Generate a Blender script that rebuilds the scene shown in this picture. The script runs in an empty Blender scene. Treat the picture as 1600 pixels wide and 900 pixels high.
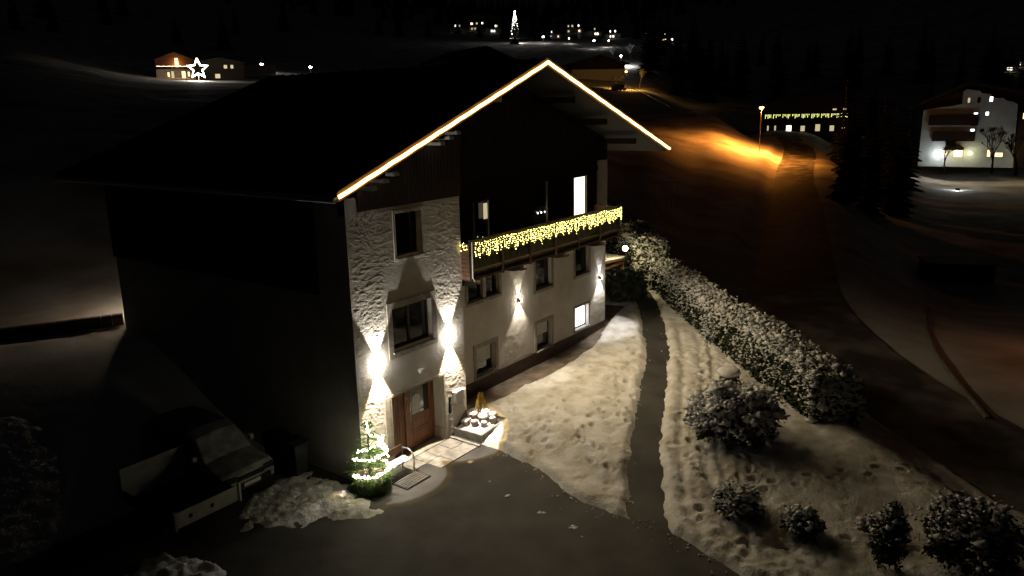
import bpy, math, random
import numpy as np
from mathutils import Vector, Matrix, noise as mnoise
random.seed(7); np.random.seed(7)
PI = math.pi
R = math.radians
scn = bpy.context.scene
col = scn.collection

# ------------------------------------------------------------------ camera
FOC = 1181.185
YAW, PITCH, ROLL = .939056874, .232893178, .0209684025
_f = np.array([math.sin(YAW)*math.cos(PITCH), math.cos(YAW)*math.cos(PITCH), -math.sin(PITCH)])
_r = np.array([math.cos(YAW), -math.sin(YAW), 0.0]); _d = np.cross(_f, _r)
_c, _s = math.cos(ROLL), math.sin(ROLL)
CR, CD, CF = _c*_r+_s*_d, -_s*_r+_c*_d, _f
CAM = np.array([-13.53654555, -15.35274601, 10.49071612])
cam = bpy.data.cameras.new('camera'); camo = bpy.data.objects.new('camera', cam); col.objects.link(camo)
m = Matrix.Identity(4)
for i in range(3):
    m[i][0] = CR[i]; m[i][1] = -CD[i]; m[i][2] = -CF[i]; m[i][3] = CAM[i]
camo.matrix_world = m
cam.sensor_width = 36; cam.lens = 36*FOC/1600; cam.clip_start = .1; cam.clip_end = 6000
scn.camera = camo

def ray(px, py): return CR*((px-800)/FOC)+CD*((py-450)/FOC)+CF
def GP(px, py, z=0.0):
    d = ray(px, py); return CAM+d*((z-CAM[2])/d[2])
def AT(px, py, r):
    d = ray(px, py); return CAM+d*(r/math.hypot(d[0], d[1]))
def HY(px, py, y):
    d = ray(px, py); return CAM+d*((y-CAM[1])/d[1])

# ------------------------------------------------------------------ world, moonlight, exposure
w = bpy.data.worlds.new('World'); scn.world = w; w.use_nodes = True
nt = w.node_tree; nt.nodes.clear()
sky = nt.nodes.new('ShaderNodeTexSky'); sky.sky_type = 'NISHITA'; sky.sun_disc = False
sky.sun_elevation = math.radians(24); sky.sun_rotation = math.radians(200)
mixc = nt.nodes.new('ShaderNodeMix'); mixc.data_type = 'RGBA'; mixc.inputs[0].default_value = .8
mixc.inputs[7].default_value = (5.2, 5.2, 5.8, 1)
bg = nt.nodes.new('ShaderNodeBackground'); bg.inputs[1].default_value = .0002
out = nt.nodes.new('ShaderNodeOutputWorld')
nt.links.new(sky.outputs[0], mixc.inputs[6]); nt.links.new(mixc.outputs[2], bg.inputs[0]); nt.links.new(bg.outputs[0], out.inputs[0])
sl = bpy.data.lights.new('moonlight', 'SUN'); sl.energy = .002; sl.angle = math.radians(3); sl.color = (.8, .88, 1)
so = bpy.data.objects.new('moonlight', sl); col.objects.link(so)
so.rotation_euler = (math.radians(66), 0, math.radians(-20))
scn.view_settings.view_transform = 'Standard'; scn.view_settings.look = 'None'
scn.view_settings.exposure = 0; scn.view_settings.gamma = 1; scn.view_settings.use_curve_mapping = False
scn.cycles.max_bounces = 5; scn.cycles.diffuse_bounces = 3; scn.cycles.use_denoising = True
scn.cycles.sample_clamp_indirect = 3; scn.cycles.use_light_tree = True

# ------------------------------------------------------------------ light strengths (tuning)
P_STRIP = 7; P_BULB = 16; P_STRING = 36; P_LEFT = 1100; P_RIGHT = 230; P_TREE = 40

# ------------------------------------------------------------------ materials
MATS = {}
def mat(name, c1, c2=None, rough=.8, scale=6, bump=0, bscale=None, detail=6, metal=0, spec=.3, emit=None, estr=0, stretch=None, lo=.35, hi=.65, trans=0):
    m = bpy.data.materials.new(name); m.use_nodes = True; n = m.node_tree.nodes; L = m.node_tree.links
    b = n['Principled BSDF']; b.inputs['Roughness'].default_value = rough; b.inputs['Metallic'].default_value = metal
    b.inputs['Specular IOR Level'].default_value = spec
    b.inputs['Base Color'].default_value = (*c1, 1)
    if trans: b.inputs['Transmission Weight'].default_value = trans
    tc = n.new('ShaderNodeTexCoord'); mp = n.new('ShaderNodeMapping'); L.new(tc.outputs['Object'], mp.inputs[0])
    if stretch: mp.inputs['Scale'].default_value = stretch
    if c2:
        t = n.new('ShaderNodeTexNoise'); t.inputs['Scale'].default_value = scale; t.inputs['Detail'].default_value = detail
        L.new(mp.outputs[0], t.inputs[0])
        r = n.new('ShaderNodeValToRGB'); r.color_ramp.elements[0].position = lo; r.color_ramp.elements[1].position = hi
        r.color_ramp.elements[0].color = (*c1, 1); r.color_ramp.elements[1].color = (*c2, 1)
        L.new(t.outputs[0], r.inputs[0]); L.new(r.outputs[0], b.inputs['Base Color'])
    if bump:
        t2 = n.new('ShaderNodeTexNoise'); t2.inputs['Scale'].default_value = bscale or scale; t2.inputs['Detail'].default_value = 8
        L.new(mp.outputs[0], t2.inputs[0])
        bp = n.new('ShaderNodeBump'); bp.inputs['Strength'].default_value = 1; bp.inputs['Distance'].default_value = bump
        L.new(t2.outputs[0], bp.inputs['Height']); L.new(bp.outputs[0], b.inputs['Normal'])
    if emit:
        b.inputs['Emission Color'].default_value = (*emit, 1); b.inputs['Emission Strength'].default_value = estr
    MATS[name] = m; return m
mat('snow', (.72, .73, .75), (.84, .85, .87), .75, 3, .03, 14, spec=.25)
mat('lawn_snow', (.56, .53, .47), (.82, .82, .82), .8, 1.6, .03, 16, lo=.33, hi=.60, spec=.2)
mat('asphalt', (.026, .025, .024), (.095, .090, .084), .72, .9, .014, 50, detail=12, lo=.25, hi=.75, spec=.3)
mat('wet_paving', (.10, .075, .055), (.26, .20, .15), .6, 2.2, .012, 30, spec=.4)
mat('path_asphalt', (.022, .020, .018), (.045, .042, .038), .7, 3, .01, 50)
mat('rough_plaster', (.52, .48, .41), (.66, .62, .55), .95, 1.6, .006, 34, spec=.1)
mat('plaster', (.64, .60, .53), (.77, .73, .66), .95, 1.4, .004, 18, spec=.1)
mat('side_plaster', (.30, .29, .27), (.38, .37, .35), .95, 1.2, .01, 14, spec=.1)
mat('trim_plaster', (.30, .27, .22), (.40, .36, .30), .9, 8, .004, 30, spec=.1)
mat('plinth', (.055, .035, .028), (.10, .065, .05), .8, 5, .01, 20)
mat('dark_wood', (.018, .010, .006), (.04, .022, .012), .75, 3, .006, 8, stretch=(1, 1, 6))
mat('weathered_wood', (.030, .026, .018), (.05, .044, .03), .8, 4, .004, 10, stretch=(6, 1, 1))
mat('brown_wood', (.06, .028, .014), (.11, .055, .028), .6, 4, .004, 10, stretch=(1, 1, 5))
mat('door_wood', (.16, .065, .028), (.26, .115, .055), .45, 3, .003, 12, stretch=(6, 6, .6))
mat('fascia_wood', (.15, .085, .03), (.22, .125, .045), .8, 5)
mat('roof_dark', (.016, .015, .015), (.03, .028, .027), .7, 8, .01, 20)
mat('window_frame', (.07, .055, .045), (.10, .08, .065), .5, 10)
mat('pale_frame', (.5, .48, .44), None, .5)
mat('glass', (.006, .007, .009), None, .06, spec=.8)
mat('black_metal', (.015, .015, .015), None, .5, metal=.3)
mat('steel', (.5, .5, .48), None, .35, metal=.8)
mat('stone', (.22, .17, .14), (.36, .29, .25), .85, 5, .02, 12)
mat('concrete', (.20, .19, .17), (.32, .30, .27), .85, 4, .006, 30)
mat('slab_stone', (.15, .14, .125), (.30, .285, .26), .8, 3, .004, 30)
mat('terracotta', (.28, .13, .08), (.36, .19, .12), .8, 6)
mat('hedge_leaf', (.020, .028, .012), (.045, .055, .025), .8, 7)
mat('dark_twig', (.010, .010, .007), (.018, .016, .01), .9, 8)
mat('juniper_leaf', (.07, .085, .06), (.13, .15, .11), .8, 9)
mat('fir_needle', (.05, .11, .02), (.10, .19, .04), .7, 9)
mat('gold_needle', (.30, .20, .04), (.42, .30, .08), .7, 9)
mat('spruce', (.008, .012, .008), (.018, .024, .015), .9, .6)
mat('bark', (.05, .04, .03), (.09, .07, .055), .9, 4)
mat('car_paint', (.20, .20, .20), (.42, .42, .42), .6, 3, .004, 30)
mat('trailer_board', (.34, .33, .28), (.46, .45, .40), .6, 3)
mat('rubber', (.012, .012, .012), None, .8)
mat('bin_plastic', (.03, .035, .04), None, .5)
mat('white_metal', (.7, .7, .68), None, .4)
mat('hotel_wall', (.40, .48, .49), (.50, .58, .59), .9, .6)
mat('curtain', (.6, .6, .58), (.75, .75, .72), .9, 12)
E_ = lambda n, c, s: mat(n, c, emit=c, estr=s)
E_('led_light', (1, .62, .20), P_STRIP)
E_('bulb_yellow', (1, .86, .24), P_BULB)
E_('bulb_white', (1, .90, .62), P_TREE)
E_('lamp_lens', (1, .93, .82), 60)
E_('lit_pane', (1, .88, .66), 2.6)
E_('lit_pane_cold', (.95, .97, 1), 3.0)
E_('lit_pane_dim', (1, .85, .5), .55)
E_('lit_pane_warm', (1, .70, .34), 2.0)
E_('frosted_glass', (1, .95, .88), 6)
E_('globe_light', (1, .86, .45), 22)
E_('sodium_head', (1, .46, .10), 16)
E_('white_head', (1, .95, .9), 50)
E_('string_warm', (1, .78, .5), 7)
E_('string_green', (.95, 1, .30), 2.4)
E_('star_light', (1, .95, .88), 14)
E_('glow_dot', (1, .98, .9), 6)

# ------------------------------------------------------------------ mesh helpers
class MB:
    def __init__(s): s.v = []; s.f = []
    def add(s, vs, fs):
        k = len(s.v); s.v += [tuple(map(float, v)) for v in vs]; s.f += [tuple(i+k for i in f) for f in fs]; return s
    def box(s, x0, x1, y0, y1, z0, z1):
        return s.add([(x0,y0,z0),(x1,y0,z0),(x1,y1,z0),(x0,y1,z0),(x0,y0,z1),(x1,y0,z1),(x1,y1,z1),(x0,y1,z1)],
                     [(0,3,2,1),(4,5,6,7),(0,1,5,4),(1,2,6,5),(2,3,7,6),(3,0,4,7)])
    def prism(s, pts, a, b):      # polygon in xz extruded along y from a to b
        n = len(pts); vs = [(x, a, z) for x, z in pts]+[(x, b, z) for x, z in pts]
        return s.add(vs, [tuple(range(n)), tuple(range(2*n-1, n-1, -1))]+[(i, i+n, (i+1) % n+n, (i+1) % n) for i in range(n)])
    def prismx(s, pts, a, b):     # polygon in yz extruded along x
        n = len(pts); vs = [(a, y, z) for y, z in pts]+[(b, y, z) for y, z in pts]
        return s.add(vs, [tuple(range(n-1, -1, -1)), tuple(range(n, 2*n))]+[(i, (i+1) % n, (i+1) % n+n, i+n) for i in range(n)])
    def slab(s, pts, z0, z1):
        n = len(pts); vs = [(x, y, z0) for x, y in pts]+[(x, y, z1) for x, y in pts]
        return s.add(vs, [tuple(range(n-1, -1, -1)), tuple(range(n, 2*n))]+[(i, (i+1) % n, (i+1) % n+n, i+n) for i in range(n)])
    def tube(s, pts, r, n=6, r2=None):
        pts = [Vector(p) for p in pts]; rings = []; k = len(pts)
        for i, p in enumerate(pts):
            d = (pts[min(i+1, k-1)]-pts[max(i-1, 0)]).normalized()
            a = d.orthogonal().normalized() if abs(d.z) > .9 else d.cross(Vector((0,0,1))).normalized()
            b = d.cross(a).normalized()
            rr = r if r2 is None else r+(r2-r)*i/max(1, k-1)
            rings.append([p+a*rr*math.cos(2*PI*j/n)+b*rr*math.sin(2*PI*j/n) for j in range(n)])
        vs = [v for ring in rings for v in ring]; fs = []
        for i in range(k-1):
            for j in range(n):
                fs.append((i*n+j, i*n+(j+1) % n, (i+1)*n+(j+1) % n, (i+1)*n+j))
        fs.append(tuple(range(n-1, -1, -1))); fs.append(tuple((k-1)*n+j for j in range(n)))
        return s.add(vs, fs)
    def lathe(s, prof, c=(0,0,0), n=14):
        vs = []; fs = []
        for r, z in prof:
            for j in range(n): vs.append((c[0]+r*math.cos(2*PI*j/n), c[1]+r*math.sin(2*PI*j/n), c[2]+z))
        for i in range(len(prof)-1):
            for j in range(n): fs.append((i*n+j, i*n+(j+1) % n, (i+1)*n+(j+1) % n, (i+1)*n+j))
        fs.append(tuple(range(n-1, -1, -1))); fs.append(tuple((len(prof)-1)*n+j for j in range(n)))
        return s.add(vs, fs)
    def ball(s, c, r, sub=1, sq=(1,1,1), jit=0):
        n, k = (6, 4) if sub == 1 else (14, 9)
        vs = [(c[0], c[1], c[2]+r*sq[2])]
        for i in range(1, k):
            for j in range(n):
                t = PI*i/k; p = 2*PI*(j+.5*(i % 2))/n; q = 1+random.uniform(-jit, jit)
                vs.append((c[0]+r*q*sq[0]*math.sin(t)*math.cos(p), c[1]+r*q*sq[1]*math.sin(t)*math.sin(p), c[2]+r*q*sq[2]*math.cos(t)))
        vs.append((c[0], c[1], c[2]-r*sq[2])); fs = []
        for j in range(n): fs.append((0, 1+j, 1+(j+1) % n))
        for i in range(k-2):
            for j in range(n):
                a = 1+i*n+j; b = 1+i*n+(j+1) % n; fs.append((a, a+n, b+n, b))
        L = len(vs)-1
        for j in range(n): fs.append((L, 1+(k-2)*n+(j+1) % n, 1+(k-2)*n+j))
        return s.add(vs, fs)
    def octa(s, c, r, h=None):
        h = h or r; x, y, z = c
        return s.add([(x+r,y,z),(x-r,y,z),(x,y+r,z),(x,y-r,z),(x,y,z+h),(x,y,z-h)],
                     [(0,2,4),(2,1,4),(1,3,4),(3,0,4),(2,0,5),(1,2,5),(3,1,5),(0,3,5)])
    def build(s, name, m, parent=None, smooth=False, mats=None):
        me = bpy.data.meshes.new(name); me.from_pydata(s.v, [], s.f); me.update()
        me.materials.append(MATS[m])
        if smooth: me.polygons.foreach_set('use_smooth', [True]*len(me.polygons))
        o = bpy.data.objects.new(name, me); col.objects.link(o)
        if parent: o.parent = parent
        return o
def npmesh(name, V, F, m, parent=None, smooth=True):
    me = bpy.data.meshes.new(name); V = np.asarray(V, np.float32); F = np.asarray(F, np.int32)
    me.vertices.add(len(V)); me.vertices.foreach_set('co', V.ravel())
    k = F.shape[1]; me.loops.add(F.size); me.loops.foreach_set('vertex_index', F.ravel())
    me.polygons.add(len(F)); me.polygons.foreach_set('loop_start', np.arange(0, F.size, k, dtype=np.int32))
    me.update(calc_edges=True); me.validate()
    if smooth: me.polygons.foreach_set('use_smooth', np.ones(len(me.polygons), bool))
    me.materials.append(MATS[m]); o = bpy.data.objects.new(name, me); col.objects.link(o)
    if parent: o.parent = parent
    return o
def tag(o, label=None, cat=None, group=None, kind=None):
    if label: o['label'] = label
    if cat: o['category'] = cat
    if group: o['group'] = group
    if kind: o['kind'] = kind
    return o
def empty(name, loc=(0,0,0), rz=0, label=None, cat=None, group=None):
    o = bpy.data.objects.new(name, None); col.objects.link(o); o.location = loc; o.rotation_euler = (0,0,rz)
    o.empty_display_size = .2
    return tag(o, label, cat, group)
def light(name, kind, loc, power, color, parent=None, size=.03, spot=None, blend=.1, rot=None):
    l = bpy.data.lights.new(name, kind); l.energy = power; l.color = color; l.shadow_soft_size = size
    if spot: l.spot_size = spot; l.spot_blend = blend
    o = bpy.data.objects.new(name, l); col.objects.link(o); o.location = loc
    if rot: o.rotation_euler = rot
    if parent: o.parent = parent
    return o
def copy_tree(o, parent=None):
    c = o.copy(); col.objects.link(c); c.parent = parent
    for ch in [x for x in KIDS.get(o.name, [])]: copy_tree(ch, c)
    return c
KIDS = {}
def note_kids(root):
    for ch in root.children:
        KIDS.setdefault(root.name, []).append(ch); note_kids(ch)
def sstep(a, b, x):
    t = np.clip((np.asarray(x, float)-a)/(b-a), 0, 1); return t*t*(3-2*t)

# numpy value noise
_tab = np.random.rand(256, 256)
def vn(x, y):
    xi = np.floor(x).astype(int); yi = np.floor(y).astype(int); fx = x-xi; fy = y-yi
    fx = fx*fx*(3-2*fx); fy = fy*fy*(3-2*fy); g = lambda a, b: _tab[a % 256, b % 256]
    return (g(xi,yi)*(1-fx)+g(xi+1,yi)*fx)*(1-fy)+(g(xi,yi+1)*(1-fx)+g(xi+1,yi+1)*fx)*fy-.5
def fbm(x, y, o=4):
    s = 0; a = 1
    for i in range(o): s = s+a*vn(x*2**i+17*i, y*2**i+31*i); a *= .5
    return s
def polysd(X, Y, P):           # signed distance, positive inside
    P = np.array(P, float); n = len(P); d = np.full(X.shape, 1e9); ins = np.zeros(X.shape, bool)
    for i in range(n):
        a = P[i]; b = P[(i+1) % n]; e = b-a
        t = np.clip(((X-a[0])*e[0]+(Y-a[1])*e[1])/(e@e), 0, 1)
        d = np.minimum(d, np.hypot(X-a[0]-t*e[0], Y-a[1]-t*e[1]))
        c = ((a[1] > Y) != (b[1] > Y)); dy = b[1]-a[1] if b[1] != a[1] else 1e-9
        ins ^= c & (X < (b[0]-a[0])*(Y-a[1])/dy+a[0])
    return np.where(ins, d, -d)
def linesd(X, Y, P):           # distance to a polyline, and side (positive to the right of its direction)
    P = np.array(P, float); d = np.full(np.shape(X), 1e9); sd = np.zeros(np.shape(X))
    for i in range(len(P)-1):
        a = P[i]; e = P[i+1]-a; t = np.clip(((X-a[0])*e[0]+(Y-a[1])*e[1])/(e@e), 0, 1)
        dd = np.hypot(X-a[0]-t*e[0], Y-a[1]-t*e[1]); s = np.sign(e[1]*(X-a[0])-e[0]*(Y-a[1]))
        k = dd < d; d = np.where(k, dd, d); sd = np.where(k, s, sd)
    return d, sd

# ------------------------------------------------------------------ ground height
COLS = [-2500, -800, 0, 300, 850, 1000, 1100, 1200, 1300, 1500, 1800, 3500]
ROWS = [0, 25, 45, 70, 110, 160, 220, 280, 350, 450, 600, 900, 1500, 3000]
TAB = np.array([
 [2,2,5,9,16,25,37,50,65,90,130,230,450,600],
 [2,2,5,9,16,25,37,50,65,90,130,230,450,600],
 [1.5,1.5,5,9,14,20,27,33,42,60,95,180,380,500],
 [1.5,1.5,4.5,8,12,16,20,26,35,50,80,160,340,450],
 [.5,.5,2,5,9,13,17,20,31,47,62,110,180,300],
 [.3,.3,.5,1.5,4,8,12,16.2,30,44,68,120,240,350],
 [.2,.2,-.3,-.8,1.0,8.3,8.5,10,22,40,70,140,300,400],
 [0,0,-.6,-1.2,-.5,4.0,5,8,18,38,75,160,340,450],
 [-.5,-.5,-.6,-.6,0,2.6,4.6,6,15,36,80,170,360,500],
 [-1,-1,-1.5,-1.8,-2,-1.8,0,4,14,38,90,190,400,500],
 [-1,-1,-1.5,-1.8,-2,-1.8,0,4,14,38,90,190,400,500],
 [-1,-1,-1.5,-1.8,-2,-1.8,0,4,14,38,90,190,400,500]], float)
AZC = np.array([YAW+math.atan((c-800)/FOC) for c in COLS])
HEDGE = [(30.0, 9.6), (25.3, 4.9), (19.2, -.5), (16.0, -4.0), (11.5, -8.4), (10.4, -9.6), (4.4, -15.6), (0, -20)]
ROADC = [(4, -30), (9.6, -20.6), (12.4, -16.6), (16.6, -12.4), (21.9, -8.0), (31, -3.4), (43.3, .2), (68, 7.2), (100, 16.5), (127, 23.5), (150, 33), (172, 38)]
CREST = [tuple(AT(a, 200, b)[:2]) for a, b in ((960, 290), (1000, 250), (1050, 185), (1100, 156), (1150, 146), (1190, 138), (1207, 126), (1213, 112))]
def far_z(x, y):
    dx = x-CAM[0]; dy = y-CAM[1]; r = np.hypot(dx, dy); az = np.arctan2(dx, dy)
    az = np.where(az < AZC[0]-.3, az+2*PI, az); 
    ci = np.interp(az, AZC, np.arange(len(AZC))); ri = np.interp(r, ROWS, np.arange(len(ROWS)))
    c0 = np.clip(ci.astype(int), 0, len(AZC)-2); r0 = np.clip(ri.astype(int), 0, len(ROWS)-2)
    u = ci-c0; v = ri-r0; u = u*u*(3-2*u)
    return (TAB[c0,r0]*(1-u)+TAB[c0+1,r0]*u)*(1-v)+(TAB[c0,r0+1]*(1-u)+TAB[c0+1,r0+1]*u)*v, r
def G(x, y):
    x = np.asarray(x, float); y = np.asarray(y, float)
    left = 2.7*sstep(4, 12.5, y)*(1-sstep(3, 14, x))
    lawn = .4*sstep(3.7, 5.4, x)*sstep(-16, -4, y-.0*x)
    n = left+lawn
    d, s = linesd(x, y, HEDGE); sd = -d*s
    n = n-1.0*sstep(.9, 3.8, sd)
    fz, r = far_z(x, y)
    k = sstep(34, 58, r)
    z = n*(1-k)+fz*k
    # road embankments: level bed with the field standing above it on the left
    d2, s2 = linesd(x, y, ROADC); L = -d2*s2
    z = z+.9*sstep(3.2, 5.0, L)*(1-sstep(14, 40, L))*sstep(28, 45, r)*(1-sstep(140, 170, r))
    # the field's crest, falling away behind
    d3, s3 = linesd(x, y, CREST)
    q = np.where(s3 < 0, d3, 0)
    z = z-3.2*sstep(1.5, 14, q)*(1-sstep(40, 80, q))*(1-sstep(150, 260, x))*(d2 > 0)*sstep(3, 12, d2)
    return z
def g1(x, y): return float(G(np.array([x]), np.array([y]))[0])

def ON(px, py, r0=25, r1=700):        # where the sight line through a pixel meets the ground
    r = np.arange(r0, r1, .5); d = ray(px, py); k = r/math.hypot(d[0], d[1])
    x = CAM[0]+d[0]*k; y = CAM[1]+d[1]*k; z = CAM[2]+d[2]*k; g = G(x, y); i = np.argmax(z < g)
    if not (z < g).any(): i = len(r)//2
    return np.array([x[i], y[i], g[i]]), float(r[i])
# terrain sheet, finer near the house
def axis(c, n, near, far):
    t = np.linspace(-1, 1, n); k = math.asinh(far/near)
    return c+near*np.sinh(t*k)
ax = axis(30, 420, 26, 2600); ay = axis(5, 420, 26, 2600)
X, Y = np.meshgrid(ax, ay, indexing='ij')
Z = G(X, Y); R_ = np.hypot(X-CAM[0], Y-CAM[1])
Z = Z+fbm(X*.5, Y*.5, 3)*.10*sstep(30, 50, R_)+fbm(X*.05, Y*.05, 3)*1.0*sstep(60, 200, R_)*.6
nearbox = (1-sstep(0, 3, np.maximum.reduce([-12-X, X-26, -24-Y, Y-7])))
d2, _ = linesd(X, Y, ROADC)
Z = Z+(.16*fbm(X*1.3, Y*1.3, 3)+.05*fbm(X*4, Y*4, 2))*(X < 4)*(Y > 13.2)*(Y < 45)
Z = Z-.09*nearbox-.09*(1-sstep(2.4, 3.2, d2))*(R_ < 220)
I = np.arange(420*420).reshape(420, 420)
F = np.stack([I[:-1,:-1], I[1:,:-1], I[1:,1:], I[:-1,1:]], -1).reshape(-1, 4)
mat('field_snow', (.36, .33, .29), (.72, .72, .73), .85, .16, .06, 1.2, lo=.34, hi=.56)
ter = npmesh('terrain', np.stack([X, Y, Z], -1).reshape(-1, 3), F, 'field_snow'); tag(ter, kind='structure')

# road
def ribbon(name, P, half, m, zoff, crown=0, step=1.0):
    P = [Vector((*p, 0)) for p in P]; pts = []
    for i in range(len(P)-1):
        a, b = P[i], P[i+1]; n = max(1, int((b-a).length/step))
        p0 = P[max(i-1, 0)]; p3 = P[min(i+2, len(P)-1)]
        for k in range(n):
            t = k/n; t2 = t*t; t3 = t2*t
            pts.append(.5*((2*a)+(b-p0)*t+(2*p0-5*a+4*b-p3)*t2+(3*a-p0-3*b+p3)*t3))
    pts.append(P[-1]); V = []; nn = 7
    for i, p in enumerate(pts):
        d = (pts[min(i+1, len(pts)-1)]-pts[max(i-1, 0)]).normalized(); s = Vector((d.y, -d.x, 0))
        c = g1(p.x, p.y)
        for j in range(nn):
            q = p+s*half*(j/(nn-1)*2-1)*(1+.05*vn(np.array([i*.7]), np.array([j*9.1]))[0]); V.append((q.x, q.y, g1(q.x, q.y)+zoff))
    F = []
    for i in range(len(pts)-1):
        for j in range(nn-1): F.append((i*nn+j, i*nn+j+1, (i+1)*nn+j+1, (i+1)*nn+j))
    return npmesh(name, V, F, m)
mat('road_asphalt', (.10, .095, .09), (.42, .41, .40), .75, .5, .01, 8, lo=.45, hi=.75)
tag(ribbon('road', ROADC, 2.6, 'road_asphalt', .0), kind='structure')

# driveway
gx = np.linspace(-16, 6.2, 112); gy = np.linspace(-24, 4.2, 142)
def sheet(name, gx, gy, m, keep=None, zoff=0.0, hf=None):
    X, Y = np.meshgrid(gx, gy, indexing='ij'); Z = G(X, Y)+zoff
    if hf is not None: Z = Z+hf(X, Y)
    I = np.arange(X.size).reshape(X.shape)
    F = np.stack([I[:-1,:-1], I[1:,:-1], I[1:,1:], I[:-1,1:]], -1).reshape(-1, 4)
    if keep is not None:
        K = keep(X, Y).ravel(); F = F[K[F].any(1)]
        used = np.unique(F); remap = np.zeros(X.size, int); remap[used] = np.arange(len(used)); F = remap[F]
        V = np.stack([X, Y, Z], -1).reshape(-1, 3)[used]
    else: V = np.stack([X, Y, Z], -1).reshape(-1, 3)
    return npmesh(name, V, F, m)
tag(sheet('driveway', gx, gy, 'asphalt', zoff=-.004, hf=lambda X, Y: .015*fbm(X*.6, Y*.6)), kind='structure')

PATHC = [(2.2, -8.2), (3.25, -7.35), (6.4, -5.75), (9.6, -4.45), (13.75, -2.72), (17.0, -1.0), (20.0, .85), (23.6, 3.6), (26.5, 6.6)]
tag(sheet('footpath', np.arange(1.5, 27.5, .14), np.arange(-9.2, 7.5, .14), 'asphalt',
      keep=lambda X, Y: linesd(X, Y, PATHC)[0] < .95, zoff=-.002, hf=lambda X, Y: .015*fbm(X*.6, Y*.6)), kind='structure')
STRIP = [(4.73, 1.02), (16.0, 1.02), (16.6, 1.9), (18.6, 2.6), (18.9, 1.5), (16.2, 1.0), (14.4, .35), (11.3, -.1), (6.9, -.02), (5.6, .12), (5.2, .3), (4.75, .3)]
tag(sheet('wall_walkway', np.arange(4.75, 19, .12), np.arange(-.9, 3.0, .12), 'wet_paving',
      keep=lambda X, Y: (polysd(X, Y, STRIP) > -.35) & ~((X < 16.1) & (Y > 1.04)), zoff=.012), kind='structure')

# lying snow round the lawn, with footprints
DRIVE = [(-20, 6), (3.9, 6), (3.95, -1.95), (3.44, -3.96), (2.68, -5.55), (2.5, -7.2), (2.9, -7.85), (2.3, -9.2), (1.84, -10.3), (.9, -12.2), (-.5, -14.4), (-3, -17.5), (-20, -17.5)]
PLANT = [(3.95, .1), (3.95, -1.12), (5.4, -1.12), (5.4, .1)]
feet = []
for k in range(90):
    cx_, cy_ = random.uniform(4, 16), random.uniform(-6.5, -.5)
    for j in range(random.randint(1, 9)): feet.append((cx_+random.gauss(0, .7), cy_+random.gauss(0, .4), random.uniform(0, PI), random.uniform(.03, .07)))
def walk(a, b, n, w=.16):
    for i in range(n):
        t = i/(n-1); x = a[0]+(b[0]-a[0])*t; y = a[1]+(b[1]-a[1])*t
        an = math.atan2(b[1]-a[1], b[0]-a[0]); s = w*(1 if i % 2 else -1)
        feet.append((x-math.sin(an)*s+random.uniform(-.05,.05), y+math.cos(an)*s+random.uniform(-.05,.05), an+random.uniform(-.3,.3), .13))
walk((5, -4.2), (15, -1.2), 18); walk((4.2, -5.5), (8, -1.2), 11); walk((7, -4.6), (14.5, -1.6), 16); walk((4, -3), (11.5, -.8), 14)
walk((5.5, -7.6), (13.0, -5.2), 16); walk((3.4, -8.7), (6.2, -9.2), 8); walk((4, -9.6), (11, -7.6), 13); walk((9,-6.4),(14.6,-4.3),12)
walk((3, -10), (5, -13.5), 9); walk((5.5, -9.6), (9.5, -12.8), 10)
def snow_h(X, Y):
    d = -polysd(X, Y, DRIVE)
    d = np.minimum(d, linesd(X, Y, PATHC)[0]-.47)
    d = np.minimum(d, -polysd(X, Y, STRIP)); d = np.minimum(d, -polysd(X, Y, PLANT))
    d = np.where((X > 0) & (X < 16.02) & (Y > 1.0) | (X < 4.73) & (Y > -.02) , -1, d)
    rd, rs = linesd(X, Y, ROADC); d = np.minimum(d, rd-2.3)
    e = d+.13*fbm(X*1.0, Y*1.0, 3)+.09*fbm(X*3.1, Y*3.1, 2)+.03*fbm(X*9, Y*9, 2)
    t = .12*np.clip(e/.16, -1, 1)+.03*np.clip((e-.16)/.6, 0, 1)
    # ploughed ridge beside the path and the drive
    t = t+.04*np.exp(-((e-.28)/.16)**2)*(e > 0)
    pk = fbm(X*7.5+3, Y*7.5, 2); h = .07*fbm(X*.9, Y*.9, 3)+.02*fbm(X*4, Y*4, 3)-.05*np.clip(pk-.16, 0, .3)*(fbm(X*.7+9, Y*.7, 2) > -.15)*2.2
    lumps = np.exp(-((d-.9)/.9)**2)*(Y < -6.0)*(X < 11)
    h = h+lumps*.10*fbm(X*4.5, Y*4.5, 3)
    # wheel ruts and trampled strip right of the path
    pd, ps = linesd(X, Y, PATHC); q = pd*ps
    for off, dep in ((1.05, .06), (1.75, .05), (2.15, .07)):
        h = h-dep*np.exp(-((q-off-.06*fbm(X*.8, Y*.8, 2))/.11)**2)*(X < 17)
    q2 = sstep(1.5, 1.9, q)*(1-sstep(3.2, 3.9, q))*(X < 16)
    h = h+q2*(.09*fbm(X*3.6, Y*3.6, 3))
    for fx, fy, fa, fd in feet:
        i0 = np.searchsorted(SX, fx-.4); i1 = np.searchsorted(SX, fx+.4); j0 = np.searchsorted(SY, fy-.4); j1 = np.searchsorted(SY, fy+.4)
        if i1 <= i0 or j1 <= j0: continue
        x = X[i0:i1, j0:j1]-fx; y = Y[i0:i1, j0:j1]-fy; u = x*math.cos(fa)+y*math.sin(fa); v = -x*math.sin(fa)+y*math.cos(fa)
        rr = np.sqrt((u/.15)**2+(v/.085)**2)
        h[i0:i1, j0:j1] += -fd*np.exp(-rr**3)+fd*.3*np.exp(-((rr-1.4)/.35)**2)
    return t+h*sstep(0, .3, e)
SX = np.arange(.4, 27, .065); SY = np.arange(-19, 8, .065)
XX, YY = np.meshgrid(SX, SY, indexing='ij')
HH = snow_h(XX, YY)
KK = HH > -.015
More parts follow.
